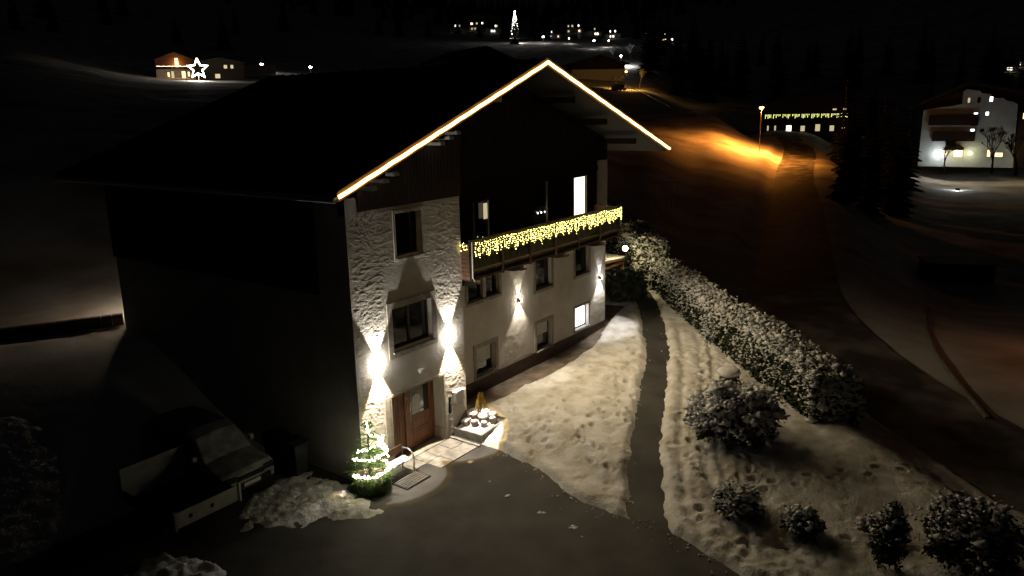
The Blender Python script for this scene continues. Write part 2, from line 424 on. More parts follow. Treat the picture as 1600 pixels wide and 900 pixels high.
# leave the sheet out where the road and the far bank begin
KK &= (linesd(XX, YY, ROADC)[0] > 2.0) & ~((linesd(XX, YY, ROADC)[0]*linesd(XX, YY, ROADC)[1]) > 0)
II = np.arange(XX.size).reshape(XX.shape)
FF = np.stack([II[:-1,:-1], II[1:,:-1], II[1:,1:], II[:-1,1:]], -1).reshape(-1, 4)
FF = FF[KK.ravel()[FF].any(1)]
us = np.unique(FF); rm = np.zeros(XX.size, int); rm[us] = np.arange(len(us))
VV = np.stack([XX, YY, G(XX, YY)+HH], -1).reshape(-1, 3)[us]
tag(npmesh('lawn_snow', VV, rm[FF], 'lawn_snow'), kind='structure')

def snow_patch(name, P, thick, m='snow', step=.06, lump=.05):
    P = np.array([p[:2] for p in P]); x0, y0 = P.min(0)-.3; x1, y1 = P.max(0)+.3
    gx = np.arange(x0, x1, step); gy = np.arange(y0, y1, step)
    X, Y = np.meshgrid(gx, gy, indexing='ij'); d = polysd(X, Y, P)+.42*fbm(X*2.6, Y*2.6, 4)
    t = thick*np.clip(d/.25, -1, 1)+lump*fbm(X*5, Y*5, 4)*sstep(0, .3, d)+thick*.6*sstep(.2, 1.0, d)
    K = t > -.01; I = np.arange(X.size).reshape(X.shape)
    F = np.stack([I[:-1,:-1], I[1:,:-1], I[1:,1:], I[:-1,1:]], -1).reshape(-1, 4); F = F[K.ravel()[F].any(1)]
    us = np.unique(F); rm = np.zeros(X.size, int); rm[us] = np.arange(len(us))
    return npmesh(name, np.stack([X, Y, G(X, Y)+t], -1).reshape(-1, 3)[us], rm[F], m)
tag(snow_patch('snow_bank', [GP(*p) for p in [(371,800),(424,752),(470,740),(522,752),(560,775),(590,800),(560,812),(500,806),(478,818),(455,815),(424,821),(380,826)]], .05, 'lawn_snow', .05, .09), kind='structure')
tag(snow_patch('snow_heap', [GP(*p) for p in [(190,905),(225,880),(270,868),(300,878),(345,882),(360,900),(340,930),(200,940)]], .16, lump=.2), kind='structure')
tag(snow_patch('snow_field', [GP(*p) for p in [(-60,760),(60,735),(95,790),(80,850),(20,880),(-60,880)]], .05, 'lawn_snow', lump=.06), kind='structure')
for px, py, s in [(795,775,.10),(846,801,.11),(897,824,.12),(643,759,.10),(610,712,.08),(735,722,.1),(655,745,.07),(910,838,.05),(765,752,.05)]:
    p = GP(px, py); b = MB()
    for k in range(5): b.ball((p[0]+random.uniform(-s,s)*.7, p[1]+random.uniform(-s,s)*.6, .0), s*random.uniform(.3,.6), sq=(1,1,.25), jit=.2)
    o = b.build('snow_clump', 'snow', smooth=True); o.location.z = g1(p[0], p[1])
    tag(o, kind='structure')

# crumbs of snow broken off the edges
b = MB(); Pd = np.array(DRIVE[2:12]); 
for k in range(90):
    i = random.randrange(len(Pd)-1); t_ = random.random(); p = Pd[i]*(1-t_)+Pd[i+1]*t_; o_ = abs(random.gauss(0, .35)); a_ = random.uniform(2.4, 4.0)
    x, y = p[0]+math.cos(a_)*o_, p[1]+math.sin(a_)*o_; s_ = random.uniform(.008, .035)
    b.ball((x, y, g1(x, y)+s_*.3), s_, sq=(1.3, 1, .6), jit=.3)
for k in range(26):
    i = random.randrange(1, len(PATHC)-2); t_ = random.random(); x = PATHC[i][0]*(1-t_)+PATHC[i+1][0]*t_; y = PATHC[i][1]*(1-t_)+PATHC[i+1][1]*t_; o_ = random.choice((-1, 1))*(.46-abs(random.gauss(0, .12)))
    s_ = random.uniform(.008, .03); b.ball((x+.4*o_, y-.9*o_, g1(x, y)+.01), s_, sq=(1.3, 1, .6), jit=.3)
tag(b.build('snow_crumbs', 'snow'), 'loose crumbs of snow scattered along the edges of drive and path', kind='stuff')

# ------------------------------------------------------------------ the house
house = empty('alpine_house', (0, 0, 0), 0, 'large three-storey alpine house with lit gable roof edge and long balcony', 'house')
def grid_wall(name, x0, x1, z0, z1, yy, holes, step, amp, m, seed=0, calm=None, parent=house):
    def lines(a, b, ks):
        ks = sorted(set([a, b]+[k for k in ks if a < k < b])); L = []
        for i in range(len(ks)-1):
            n = max(1, round((ks[i+1]-ks[i])/step)); L += list(np.linspace(ks[i], ks[i+1], n, endpoint=False))
        return np.array(L+[ks[-1]])
    gx = lines(x0, x1, [h[0] for h in holes]+[h[1] for h in holes]); gz = lines(z0, z1, [h[2] for h in holes]+[h[3] for h in holes])
    X, Z = np.meshgrid(gx, gz, indexing='ij')
    edge = np.minimum.reduce([X-x0, x1-X, (Z-z0)*9, (z1-Z)*9])
    hole = np.zeros(X.shape, bool)
    for h in holes:
        dd = np.maximum.reduce([h[0]-X, X-h[1], h[2]-Z, Z-h[3]]); edge = np.minimum(edge, dd.clip(0)); hole |= dd < -1e-6
    wob = fbm(X*.9+seed, Z*1.0, 2)
    n = np.abs(fbm((X+wob*.5)*5.2+seed, (Z+X*.2+wob*.3)*11, 4))*1.5+.45*fbm(X*13+seed, Z*19, 3)+.5*fbm(X*1.1, Z*1.7+seed, 2)
    D = amp*n*sstep(0, .12, edge)
    if calm is not None: D = D*calm(X, Z)
    Yc = yy-D
    I = np.arange(X.size).reshape(X.shape)
    F = np.stack([I[:-1,:-1], I[1:,:-1], I[1:,1:], I[:-1,1:]], -1).reshape(-1, 4)
    cx = (X[:-1,:-1]+X[1:,1:])/2; cz = (Z[:-1,:-1]+Z[1:,1:])/2; K = np.ones(cx.shape, bool)
    for h in holes: K &= ~((cx > h[0]) & (cx < h[1]) & (cz > h[2]) & (cz < h[3]))
    return npmesh(name, np.stack([X, Yc, Z], -1).reshape(-1, 3), F[K.ravel()], m, parent)

DW = (1.27, 3.60, .04, 2.25); WA = (1.83, 2.93, 6.36, 7.64); WB = (1.50, 3.21, 3.60, 4.89)
grid_wall('front_wall', 0, 4.72, -.15, 8.2, 0, [DW, WA, WB], .02, .009, 'rough_plaster',
          calm=lambda X, Z: (1-.55*sstep(4.3, 7, Z))*(1-.9*sstep(1.05, 1.45, X)*(1-sstep(3.2, 3.6, X))*sstep(2.2, 2.35, Z)*(1-sstep(5.9, 6.3, Z))))
UP = [(6.2, 7.05, 3.92, 4.95), (7.22, 7.98, 3.92, 4.95), (10.36, 11.52, 3.52, 4.95), (13.36, 14.50, 3.52, 4.92)]
LO = [(6.54, 7.68, 1.08, 2.12), (10.40, 11.52, .98, 2.10), (13.34, 14.50, 1.10, 2.08)]
grid_wall('garden_wall', 4.70, 15.98, .94, 5.1, 1, UP+LO, .06, .014, 'plaster', seed=40)
# side wall, back, inner walls (plain solids)
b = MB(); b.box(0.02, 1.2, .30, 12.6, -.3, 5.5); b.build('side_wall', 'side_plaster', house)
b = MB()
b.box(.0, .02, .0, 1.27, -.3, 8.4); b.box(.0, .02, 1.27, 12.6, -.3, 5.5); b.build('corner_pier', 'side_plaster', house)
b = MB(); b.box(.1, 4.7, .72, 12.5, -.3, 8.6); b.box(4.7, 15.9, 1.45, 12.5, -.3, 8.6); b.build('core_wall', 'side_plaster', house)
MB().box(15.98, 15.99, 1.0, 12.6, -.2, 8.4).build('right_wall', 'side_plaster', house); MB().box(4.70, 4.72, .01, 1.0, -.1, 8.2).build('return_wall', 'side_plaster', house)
b = MB(); b.prism([(4.70, .2), (15.985, .2), (15.985, .95), (4.70, .95)], .975, 1.2)
b.prism([(3.79, .0), (4.73, .0), (4.73, .70), (4.6, .64)], -.018, .04); b.build('plinth', 'plinth', house)
# wood side cladding: boards
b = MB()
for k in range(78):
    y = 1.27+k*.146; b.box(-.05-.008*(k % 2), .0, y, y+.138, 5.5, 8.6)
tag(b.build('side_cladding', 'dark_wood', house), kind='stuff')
SL, SR = 3.45/9.25, 3.29/9.6
def roof_z(x): return 8.5+(x+1.25)*SL if x < 8 else 11.95-(x-8)*SR
# upper wood storey and gable: vertical boards
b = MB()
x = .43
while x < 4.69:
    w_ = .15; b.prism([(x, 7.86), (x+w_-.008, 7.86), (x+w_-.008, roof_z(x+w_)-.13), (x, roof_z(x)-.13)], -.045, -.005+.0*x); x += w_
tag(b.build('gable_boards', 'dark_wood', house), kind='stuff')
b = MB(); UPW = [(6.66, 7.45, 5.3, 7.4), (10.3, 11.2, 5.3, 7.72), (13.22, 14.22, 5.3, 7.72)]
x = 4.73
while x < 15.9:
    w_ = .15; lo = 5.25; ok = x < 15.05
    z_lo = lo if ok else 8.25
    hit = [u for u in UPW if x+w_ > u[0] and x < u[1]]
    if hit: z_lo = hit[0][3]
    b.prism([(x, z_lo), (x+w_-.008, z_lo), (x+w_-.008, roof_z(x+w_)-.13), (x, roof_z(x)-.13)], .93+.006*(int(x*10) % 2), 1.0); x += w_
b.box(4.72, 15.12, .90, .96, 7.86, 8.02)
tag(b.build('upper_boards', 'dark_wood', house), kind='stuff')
MB().box(15.14, 15.98, .93, 1.0, 5.1, 8.25).build('white_pier', 'plaster', house)
MB().box(0.0, .40, -.004, .3, 7.8, 8.25).build('eave_pier', 'plaster', house)
# roof
yf, yb = -1.2, 13.4
b = MB()
b.prism([(-1.25, 8.38), (8.0, 11.83), (8.0, 12.07), (-1.25, 8.62)], yf+.02, yb)
b.prism([(8.0, 11.83), (17.6, 8.54), (17.6, 8.78), (8.0, 12.07)], yf+.02, yb)
roof = b.build('roof', 'roof_dark', house)
# standing battens under the snow line
b = MB()
for k in range(22):
    y = yf+.5+k*.62
    b.prism([(-1.2, 8.64), (8.0, 12.08), (8.0, 12.12), (-1.2, 8.68)], y, y+.05); b.prism([(8.0, 12.08), (17.5, 8.82), (17.5, 8.86), (8.0, 12.12)], y, y+.05)
b.build('roof_seam', 'roof_dark', roof)
b = MB(); b.tube([(-1.34, yf, 8.42), (-1.34, yb, 8.42)], .07, 8); b.build('gutter', 'steel', roof)
b = MB()
for a, y in enumerate(np.linspace(yf+.1, yf+3.4, 9)): b.ball((-1.33, y, 8.49), .06, sq=(1, 3.2, .5), jit=.15)
b.build('gutter_snow', 'snow', roof, True)
b = MB(); b.prism([(-1.27, 8.37), (8.0, 11.82), (8.0, 12.08), (-1.27, 8.63)], yf-.03, yf+.02); b.build('bargeboard', 'fascia_wood', roof)
b = MB(); b.prism([(8.0, 11.82), (17.62, 8.53), (17.62, 8.79), (8.0, 12.08)], yf-.03, yf+.02); b.build('bargeboard', 'fascia_wood', roof)
# purlin ends, snow-dusted
for k, xx in enumerate([.75, 3.2, 5.6, 8.0, 10.4, 12.8, 15.3]):
    zz = roof_z(xx)-.36
    MB().box(xx-.09, xx+.09, yf+.45, .95, zz-.12, zz+.1).build('purlin', 'dark_wood', roof)
b = MB()
for xx in (.55, 1.0, 1.4, 3.35, 3.75, 4.1): b.ball((xx, -.55, roof_z(xx)-.62), .05, sq=(2.4, 1.2, .4), jit=.2)
for xx in (.55, 1.0, 1.4, 3.35, 3.75, 4.1): b.box(xx-.1, xx+.1, -.62, -.05, roof_z(xx)-.72, roof_z(xx)-.64)
tag(b.build('snow_dusting', 'snow', roof, False), kind='stuff')

led = empty('roof_light_strip', (8, yf, 11.95), 0, 'glowing warm LED strip running along both roof verges up to the gable peak', 'light strip')
led.location = (0, 0, 0)
def strip(xa, xb):
    b = MB(); n = 60
    za = roof_z(xa); zb = roof_z(xb); y = yf-.05
    pts = []
    for i in range(n+1):
        t = i/n; x = xa+(xb-xa)*t; z = za+(zb-za)*t-.012*abs(math.sin(t*n/6*PI)); pts.append((x, y, z))
    b.tube(pts, .05, 8); return b
strip(-1.25, 8.0).build('led_tube', 'led_light', led, True)
strip(8.0, 17.6).build('led_tube', 'led_light', led, True)

# openings -----------------------------------------------------------
def window(X0, X1, Z0, Z1, y, depth=.2, pane='glass', mull=0, trim=.15, fr=.07, label=None, split=None, parent=house, blind=None, fmat='window_frame', tm='trim_plaster', proud=.025, trims='lrtb'):
    b = MB(); yb_ = y+depth
    b.box(X0, X0+fr, yb_, yb_+.06, Z0, Z1); b.box(X1-fr, X1, yb_, yb_+.06, Z0, Z1)
    b.box(X0+fr, X1-fr, yb_, yb_+.06, Z0, Z0+fr); b.box(X0+fr, X1-fr, yb_, yb_+.06, Z1-fr, Z1)
    for k in range(mull):
        c = X0+(X1-X0)*(k+1)/(mull+1); b.box(c-.05, c+.05, yb_-.01, yb_+.06, Z0+fr, Z1-fr)
    w = b.build('window', fmat, parent)
    if label: w['label'] = label
    xs = [X0+fr]+[X0+(X1-X0)*(k+1)/(mull+1) for k in range(mull)]+[X1-fr]
    for k in range(len(xs)-1):
        a0 = xs[k]+(.05 if k else 0); a1 = xs[k+1]-(.05 if k+1 < len(xs)-1 else 0)
        MB().box(a0, a1, yb_+.025, yb_+.035, Z0+fr, Z1-fr).build('pane', pane, w)
    if blind:
        MB().box(X0+fr, X1-fr, yb_+.012, yb_+.018, Z1-fr-blind*(Z1-Z0), Z1-fr).build('blind', 'curtain', w)
    # reveal
    b = MB()
    b.box(X0-.03, X0, y+.004, yb_+.08, Z0-.03, Z1+.03); b.box(X1, X1+.03, y+.004, yb_+.08, Z0-.03, Z1+.03)
    b.box(X0, X1, y+.004, yb_+.08, Z1, Z1+.03); b.box(X0, X1, y+.004, yb_+.08, Z0-.03, Z0); b.build('reveal', 'plaster', w)
    t = trim
    if t:
        b = MB()
        if 'l' in trims: b.box(X0-t, X0-.001, y-proud, y+.01, Z0-t, Z1+t)
        if 'r' in trims: b.box(X1+.001, X1+t, y-proud, y+.01, Z0-t, Z1+t)
        b.box(X0-.001, X1+.001, y-proud, y+.01, Z1, Z1+t); b.box(X0-.001, X1+.001, y-proud, y+.01, Z0-t, Z0)
        b.build('trim', tm, w)
    b = MB(); b.box(X0-.05, X1+.05, y-.09, y+.05, Z0-.045, Z0-.005); b.build('sill', 'concrete', w)
    return w
window(*WA, 0, .22, trim=.09, fr=.05, blind=None, tm='rough_plaster')
window(*WB, 0, .18, mull=1, trim=.2, fr=.06)
window(6.2, 7.05, 3.92, 4.95, 1, .12, trim=.15, trims='l'); window(7.22, 7.98, 3.92, 4.95, 1, .12, trim=.15, trims='r')
window(10.36, 11.52, 3.52, 4.95, 1, .15); window(13.36, 14.50, 3.52, 4.92, 1, .15)
window(6.54, 7.68, 1.08, 2.12, 1, .18, trim=.16, blind=.55)
window(10.40, 11.52, .98, 2.10, 1, .18, trim=.13, blind=.45)
window(13.34, 14.50, 1.10, 2.08, 1, .16, trim=.1, fr=.05, pane='lit_pane_cold', label='small cellar window glowing cold white')
window(6.66, 7.45, 5.3, 7.4, .95, .06, trim=0); window(10.3, 11.2, 5.3, 7.72, .95, .06, trim=0, blind=.0)
window(13.22, 14.22, 5.3, 7.72, .95, .03, trim=0, fr=.06, pane='lit_pane', label='tall balcony door glowing warm white')
MB().box(7.12, 7.34, .925, .935, 6.75, 7.30).build('lit_slit', 'lit_pane_dim', house)
for k in range(3):
    b = MB(); b.octa((10.5+k*.24, .93, 6.55), .035); b.build('candle_light', 'glow_dot', house)
b = MB(); b.octa((7.03, .92, 6.12), .03); b.build('knob_glint', 'glow_dot', house)  # glint on the knob put in as emission, no lamp here
MB().box(7.86, 8.22, .84, .94, 10.72, 10.96).build('gable_vent', 'white_metal', house)
b = MB(); b.tube([(4.9, .88, 6.42), (4.9, .88, 8.6)], .05, 8)
b.build('downpipe', 'black_metal', house)

# entrance door
dr = MB()
yd = .42
dr.box(1.30, 1.36, yd-.02, yd+.06, .05, 2.24); dr.box(3.50, 3.58, yd-.02, yd+.06, .05, 2.24); dr.box(1.36, 3.50, yd-.02, yd+.06, 2.17, 2.24)
dr.box(2.20, 2.34, yd-.05, yd+.06, .05, 2.17)
door = dr.build('door', 'door_wood', house)
b = MB()
for k in range(7):
    x = 1.36+k*.12; b.box(x, x+.114, yd, yd+.04, .06, 2.17)
b.build('side_panel', 'door_wood', door)
b = MB(); X0, X1 = 2.34, 3.50
b.box(X0, X0+.14, yd, yd+.05, .06, 2.17); b.box(X1-.16, X1, yd, yd+.05, .06, 2.17); b.box(X0+.14, X1-.16, yd, yd+.05, 2.05, 2.17)
b.box(X0+.14, X1-.16, yd, yd+.05, .98, 1.12); b.box(X0+.14, X1-.16, yd, yd+.05, .06, .22); b.box(X0+.14, X1-.16, yd+.02, yd+.04, .22, .98)
b.box(X0+.14, X1-.16, yd, yd+.045, .58, .64); b.box(X0+.22, X1-.24, yd+.004, yd+.02, .68, .92); b.box(X0+.22, X1-.24, yd+.004, yd+.02, .28, .52)
b.build('door_leaf', 'door_wood', door)
MB().box(X0+.14, X1-.16, yd+.02, yd+.03, 1.12, 2.05).build('door_glass', 'glass', door)
b = MB(); b.box(X0+.20, X0+.62, yd+.012, yd+.018, 1.14, 1.50); b.ball((X0+.42, yd+.01, 1.62), .2, 2, sq=(1, .06, .8)); b.build('pale_shape', 'curtain', door, False)  # pale rectangle and disc set in the door glass
for a_ in ((2.40, .98, 1.22, .06), (2.27, 1.35, 1.62, .10)):
    b = MB(); b.tube([(a_[0], yd-a_[3], a_[1]), (a_[0], yd-a_[3], a_[2])], .016, 6); b.build('handle', 'steel', door)
b = MB()
b.box(1.20, 1.27, -.03, .42, 0, 2.32); b.box(3.60, 3.68, -.03, .42, .02, 2.32); b.box(1.27, 3.60, -.03, .42, 2.25, 2.32); b.box(1.27, 3.6, -.0, .42, -.1, .045)
b.build('door_surround', 'trim_plaster', house)
b = MB(); b.box(3.535, 3.558, .0, .42, .045, .46); b.build('reveal_plinth', 'stone', house)
MB().box(3.56, 3.60, .0, .42, .05, 2.25).build('reveal_panel', 'rough_plaster', house)
MB().box(1.0, 1.19, -.035, 0, .2, 2.3).build('corner_strip', 'trim_plaster', house)

# balcony -------------------------------------------------------------
BX0, BX1, BY = 4.74, 14.78, -.35
bal = MB(); bal.box(BX0, BX1, BY+.02, .90, 5.13, 5.23)
balc = bal.build('balcony', 'dark_wood', house)
for zz in (6.40, 5.42, 5.9):
    MB().box(BX0, BX1, BY-.02, BY+.05, zz-.04, zz+.04).build('rail', 'dark_wood', balc)
b = MB(); x = BX0+.03
while x < BX1-.1:
    w_ = .145; b.box(x, x+w_-.012, BY+.05, BY+.075, 5.2, 6.36); x += w_
tag(b.build('boards', 'weathered_wood', balc), kind='stuff')
for k in range(7):
    x = BX0+.02+k*(BX1-BX0-.12)/6
    MB().box(x, x+.09, BY-.035, BY+.04, 5.10, 6.40).build('post', 'dark_wood', balc)
for x in (4.95, 7.6, 10.38, 13.28):
    MB().prismx([(BY-.12, 5.0), (BY-.16, 5.08), (BY-.12, 5.13), (1.0, 5.13), (1.0, 4.9), (-.05, 4.92)], x-.09, x+.09).build('beam', 'dark_wood', balc)
# left end with horizontal slats
for k in range(9):
    z = 5.18+k*.13
    MB().box(BX0-.02, BX0+.01, BY+.02, 0.9, z, z+.118).build('slat', 'brown_wood', balc)
MB().box(BX1-.03, BX1, BY+.05, .95, 5.2, 6.4).build('end_panel', 'brown_wood', balc)
b = MB(); b.tube([(BX0+.03, BY-.07, 6.40), (BX0+.03, BY-.07, 5.25), (BX0+.06, BY-.12, 5.12)], .022, 6); b.build('cable', 'white_metal', balc)
MB().box(BX0, 14.7, BY-.03, BY+.06, 6.442, 6.462).build('rail_cap', 'dark_wood', balc)

# icicle lights on the balcony rail
ice = empty('icicle_lights', (0, 0, 0), 0, 'curtain of yellow fairy lights hanging along the balcony rail', 'fairy lights')
bb = MB(); wr = MB(); x = BX0+.05; k = 0
while x < BX1-.05:
    ph = (x-BX0)/1.67; u = ph-math.floor(ph)
    ln = .30+.22*abs(math.sin(k*2.4+ph))+.12*random.random()
    if .03 < u < .96 or random.random() < .7:
        ztop = 6.42-.05*math.sin(u*PI); n = int(ln/.07)
        wr.tube([(x, BY-.12, ztop), (x+random.uniform(-.02,.02), BY-.12, ztop-ln)], .003, 3)
        for j in range(n):
            bb.octa((x+random.uniform(-.035,.035), BY-.11-random.uniform(0,.04), ztop-.03-j*.07+random.uniform(-.02,.02)), random.choice((.010,.012,.017)))
    x += random.uniform(.085, .135); k += 1
for j in range(16): bb.octa((BX0-.05, BY+random.uniform(.1,.75)*.6, random.uniform(6.1, 6.38)), .014)
wr.tube([(BX0, BY-.12, 6.43), (BX1, BY-.12, 6.43)], .006, 4)
for k in range(40):
    light('string_light', 'SPOT', (BX0+.15+k*(BX1-BX0-.3)/39, BY-.15, 6.1+.22*math.sin(k*2.1)), P_STRING, (1, .78, .48), ice, .014, R(150), .5, (R(-52), 0, 0))
tag(bb.build('bulb', 'bulb_yellow', ice), kind='stuff'); wr.build('wire', 'hedge_leaf', ice)

# wall lamps: body, two lenses, spots up and down ----------------------
def wall_lamp(x, y, z, label, power, down, up, k_up=.5, e=.13, color=(1, .93, .83), body=.05, halo=0, rim=True, soft=0):
    L_ = empty('wall_lamp', (x, y, z), 0, label, 'wall lamp', 'up and down wall lamps on the house')
    MB().box(-body, body, -e-body, -e+body, -.07, .07).build('lamp_body', 'frosted_glass' if halo else 'white_metal', L_)
    MB().box(-.03, .03, -e+body, 0.02, -.02, .02).build('bracket', 'steel', L_)
    for s in (-1, 1):
        MB().lathe([(body*.7, 0), (body*.7, .004)], (0, -e, s*.073-.002), 10).build('lens', 'lamp_lens', L_)
    light('down_light', 'SPOT', (0, -e, -.085), power, color, L_, .02, down, .12 if halo else .35, (0, 0, 0))
    light('up_light', 'SPOT', (0, -e, .085), power*k_up, color, L_, .02, up, .25, (PI, 0, 0))
    if rim: light('down_rim_light', 'SPOT', (0, -e, -.09), power*.26, (1, .60, .12), L_, .02, down*1.09, .06, (0, 0, 0))
    if halo:
        for s in (-1, 1): light('glow_light', 'POINT', (0, -.10, s*.13), halo, color, L_, .02)
    if soft: light('soft_light', 'POINT', (0, -e-.16, 0), soft, color, L_, .05)
    return L_
wall_lamp(.80, 0, 3.42, 'bright up-and-down wall lamp left of the entrance, by the house corner', P_LEFT, R(57), R(58), .45, .13, halo=24)
wall_lamp(3.96, 0, 3.46, 'bright up-and-down wall lamp right of the window above the entrance door', P_LEFT, R(57), R(58), .45, .13, halo=24)
wall_lamp(9.20, 1, 3.38, 'wall lamp between the cellar windows under the middle of the balcony', P_RIGHT, R(80), R(56), .22, .10, (1, .88, .72), rim=False, soft=9)
wall_lamp(15.44, 1, 3.07, 'wall lamp nearest the far right corner of the house', P_RIGHT*.9, R(84), R(56), .22, .10, (1, .93, .87), rim=False, soft=7)

# small things by the door
mb_ = empty('mailbox', (4.22, -.1, 1.52), 0, 'pale mailbox capped with snow right of the entrance door', 'mailbox')
MB().box(-.2, .2, -.06, .1, -.35, .0).build('box', 'plaster', mb_); MB().box(-.23, .23, -.10, .1, 0, .03).build('lid', 'white_metal', mb_)
b = MB(); b.ball((0, -.02, .05), .1, 2, sq=(2.1, .9, .4), jit=.05); b.build('snow_cap', 'snow', mb_, True)
ic = empty('door_intercom', (3.86, -.03, 1.14), 0, 'narrow black intercom panel beside the door frame', 'intercom')
MB().box(-.04, .04, -.04, .03, -.28, .28).build('panel', 'black_metal', ic); MB().box(-.02, .02, -.045, -.04, .05, .12).build('button', 'steel', ic)
sc_ = empty('motion_sensor', (2.53, -.04, 2.74), 0, 'small white motion sensor on the wall above the entrance door', 'sensor')
MB().box(-.06, .12, -.10, 0.04, -.03, .03).build('housing', 'white_metal', sc_); b = MB(); b.ball((-.08, -.08, -.03), .045, 2); b.build('sensor_eye', 'white_metal', sc_, True)

# paving slabs in front of the door
pave = empty('door_paving', (0,0,0), 0, 'grey stone paving slabs laid in front of the entrance door', 'paving')
for i in range(4):
    for j in range(2):
        x0 = 1.42+i*.585; y0 = -.62-j*.585; 
        if j == 1 and i == 0: continue
        MB().box(x0+.008, x0+.577, y0+.008, y0+.577, -.03, .018+.006*((i+j) % 2)).build('slab', 'slab_stone' if (i+j) % 2 else 'concrete', pave)
MB().box(1.27, 3.6, -.035, .0, -.04, .04).build('threshold', 'concrete', pave)
k_ = MB(); k_.prismx([(-1.25, -.02), (.0, -.02), (.0, .07), (-1.25, .05)], 3.76, 3.86)
tag(k_.build('edging_stone', 'concrete'), 'narrow kerb stone dusted with snow between paving and planting bed', 'kerb')

# planting bed with pots
bed = empty('planting_bed', (4, -1.1, 0), 0, 'low concrete planting bed with snow beside the entrance', 'planter')
MB().box(0, .09, 0, 1.08, -.1, .30).build('front_wall', 'concrete', bed)
MB().prism([(0, -.1), (3.0, .1), (3.0, .50), (0, .30)], -.09, -.002).build('side_wall', 'concrete', bed)
b = MB()
gxx = np.linspace(4.09, 5.9, 40); gyy = np.linspace(-1.10, -.02, 26); Xb, Yb = np.meshgrid(gxx, gyy, indexing='ij')
Zb = .25+.15*(Xb-4.1)*.6+.03*fbm(Xb*3, Yb*3); Ib = np.arange(Xb.size).reshape(Xb.shape)
o = npmesh('bed_snow', np.stack([Xb-4, Yb+1.1, Zb], -1).reshape(-1, 3), np.stack([Ib[:-1,:-1], Ib[1:,:-1], Ib[1:,1:], Ib[:-1,1:]], -1).reshape(-1, 4), 'snow', bed)
pots = [(4.42,-.20,.13,'stone','reddish pot against the wall at the left of the planting bed'),(4.50,-.50,.12,'stone','round pot nearest the front wall of the bed'),(4.86,-.22,.14,'terracotta','terracotta pot behind the others near the house corner'),
        (4.88,-.56,.13,'stone','snow-topped pot in the middle of the bed'),(4.62,-.80,.10,'stone','low pot in front of the middle pot'),(5.22,-.72,.15,'stone','wide bright pot towards the lawn side of the bed'),(5.28,-.36,.14,'stone','snow-capped pot under the golden conifer'),(4.95,-.92,.10,'stone','small pot by the dark side wall of the bed')]
for x, y, r, mm, lab in pots:
    t = empty('plant_pot', (x, y, .33+.09*(x-4.1)), random.uniform(0, 6), lab, 'plant pot', 'pots in the planting bed')
    r *= random.uniform(1.0, 1.35); hh = random.uniform(.05, .15); MB().lathe([(r*.75, -.12), (r, hh-.04), (r*1.06, hh-.03), (r*1.06, hh), (r*.9, hh)], n=16).build('pot', mm, t, True)
    t.rotation_euler = (random.uniform(-.2, .2), random.uniform(-.2, .2), 0)
    b = MB(); b.ball((0, 0, hh), r*1.02, 2, sq=(1, .92, .42), jit=.10); b.build('snow_cap', 'snow', t, True)
gc = empty('golden_conifer', (5.35, -.12, .45), 0, 'small golden conifer standing in the planting bed', 'shrub')
b = MB()
for k in range(900):
    t = random.random(); a = random.uniform(0, 2*PI); rr = .23*(1-t*.75)*random.uniform(.5, 1); z = t*.62
    c = Vector((rr*math.cos(a), rr*math.sin(a), z)); d = Vector((math.cos(a)*.5, math.sin(a)*.5, .7)).normalized()*.07; s = d.cross(Vector((random.uniform(-1,1), random.uniform(-1,1), .2))).normalized()*.014
    b.add([c-s, c+s, c+d], [(0, 1, 2)])
b.build('foliage', 'gold_needle', gc); b = MB(); b.tube([(0,0,-.1), (0,0,.5)], .02, 6, .008); b.build('stem', 'bark', gc)

# bench and grate
bn = empty('bench', (.95, -.42, 0), 0, 'wooden bench with curved metal arms against the wall by the fir tree', 'bench')
for k in range(3): MB().box(-.55, .42, -.22+k*.13, -.11+k*.13, .42, .45).build('seat_slat', 'white_metal', bn)
MB().box(-.55, .42, .20, .23, .55, .78).build('backrest', 'brown_wood', bn)
for xx in (-.55, .44):
    b = MB(); b.tube([(xx, -.25, .0), (xx, -.27, .45), (xx, -.22, .62), (xx, -.05, .70), (xx, .2, .68), (xx, .22, .3), (xx, .22, 0)], .022, 8)
    b.build('arm', 'steel', bn, True)
sb = MB(); sb.ball((-.05, -.1, .47), .2, 2, sq=(1.4, .7, .22), jit=.05); sb.build('snow_patch', 'snow', bn, True)
gr = empty('boot_grate', (.95, -.95, .0), 0, 'metal boot scraper grate lying on the paving beside the tree', 'grate')
for k in range(6): MB().box(-.45, .45, -.28+k*.095, -.26+k*.095, .03, .045).build('bar', 'concrete', gr)
MB().box(-.5, .5, -.34, .27, .0, .028).build('tray', 'rubber', gr)

# christmas fir by the corner
fir = empty('decorated_fir', (-.12, -.42, 0), 0, 'small fir tree wound with white fairy lights in a branch-covered pot at the house corner', 'fir tree')
b = MB(); b.lathe([(.36, 0), (.42, .15), (.46, .48), (.40, .50)], n=18); b.build('pot', 'stone', fir, True)
b = MB()
for k in range(2600):
    a = random.uniform(0, 2*PI); z = random.uniform(.02, .60); r = .47+random.uniform(-.04, .06)
    c = Vector((r*math.cos(a), r*math.sin(a), z)); d = Vector((math.cos(a)*.25-math.sin(a)*random.uniform(-.8,.8), math.sin(a)*.25+math.cos(a)*random.uniform(-.8,.8), random.uniform(-.5,.5)))*.14
    s = Vector((0, 0, 1)).cross(d).normalized()*.012+Vector((0,0,.008)); b.add([c-s, c+s, c+d], [(0, 1, 2)])
b.build('pot_branches', 'fir_needle', fir)
b = MB(); b.tube([(0,0,.3), (0,0,2.15)], .04, 6, .01); b.build('trunk', 'bark', fir)
b = MB()
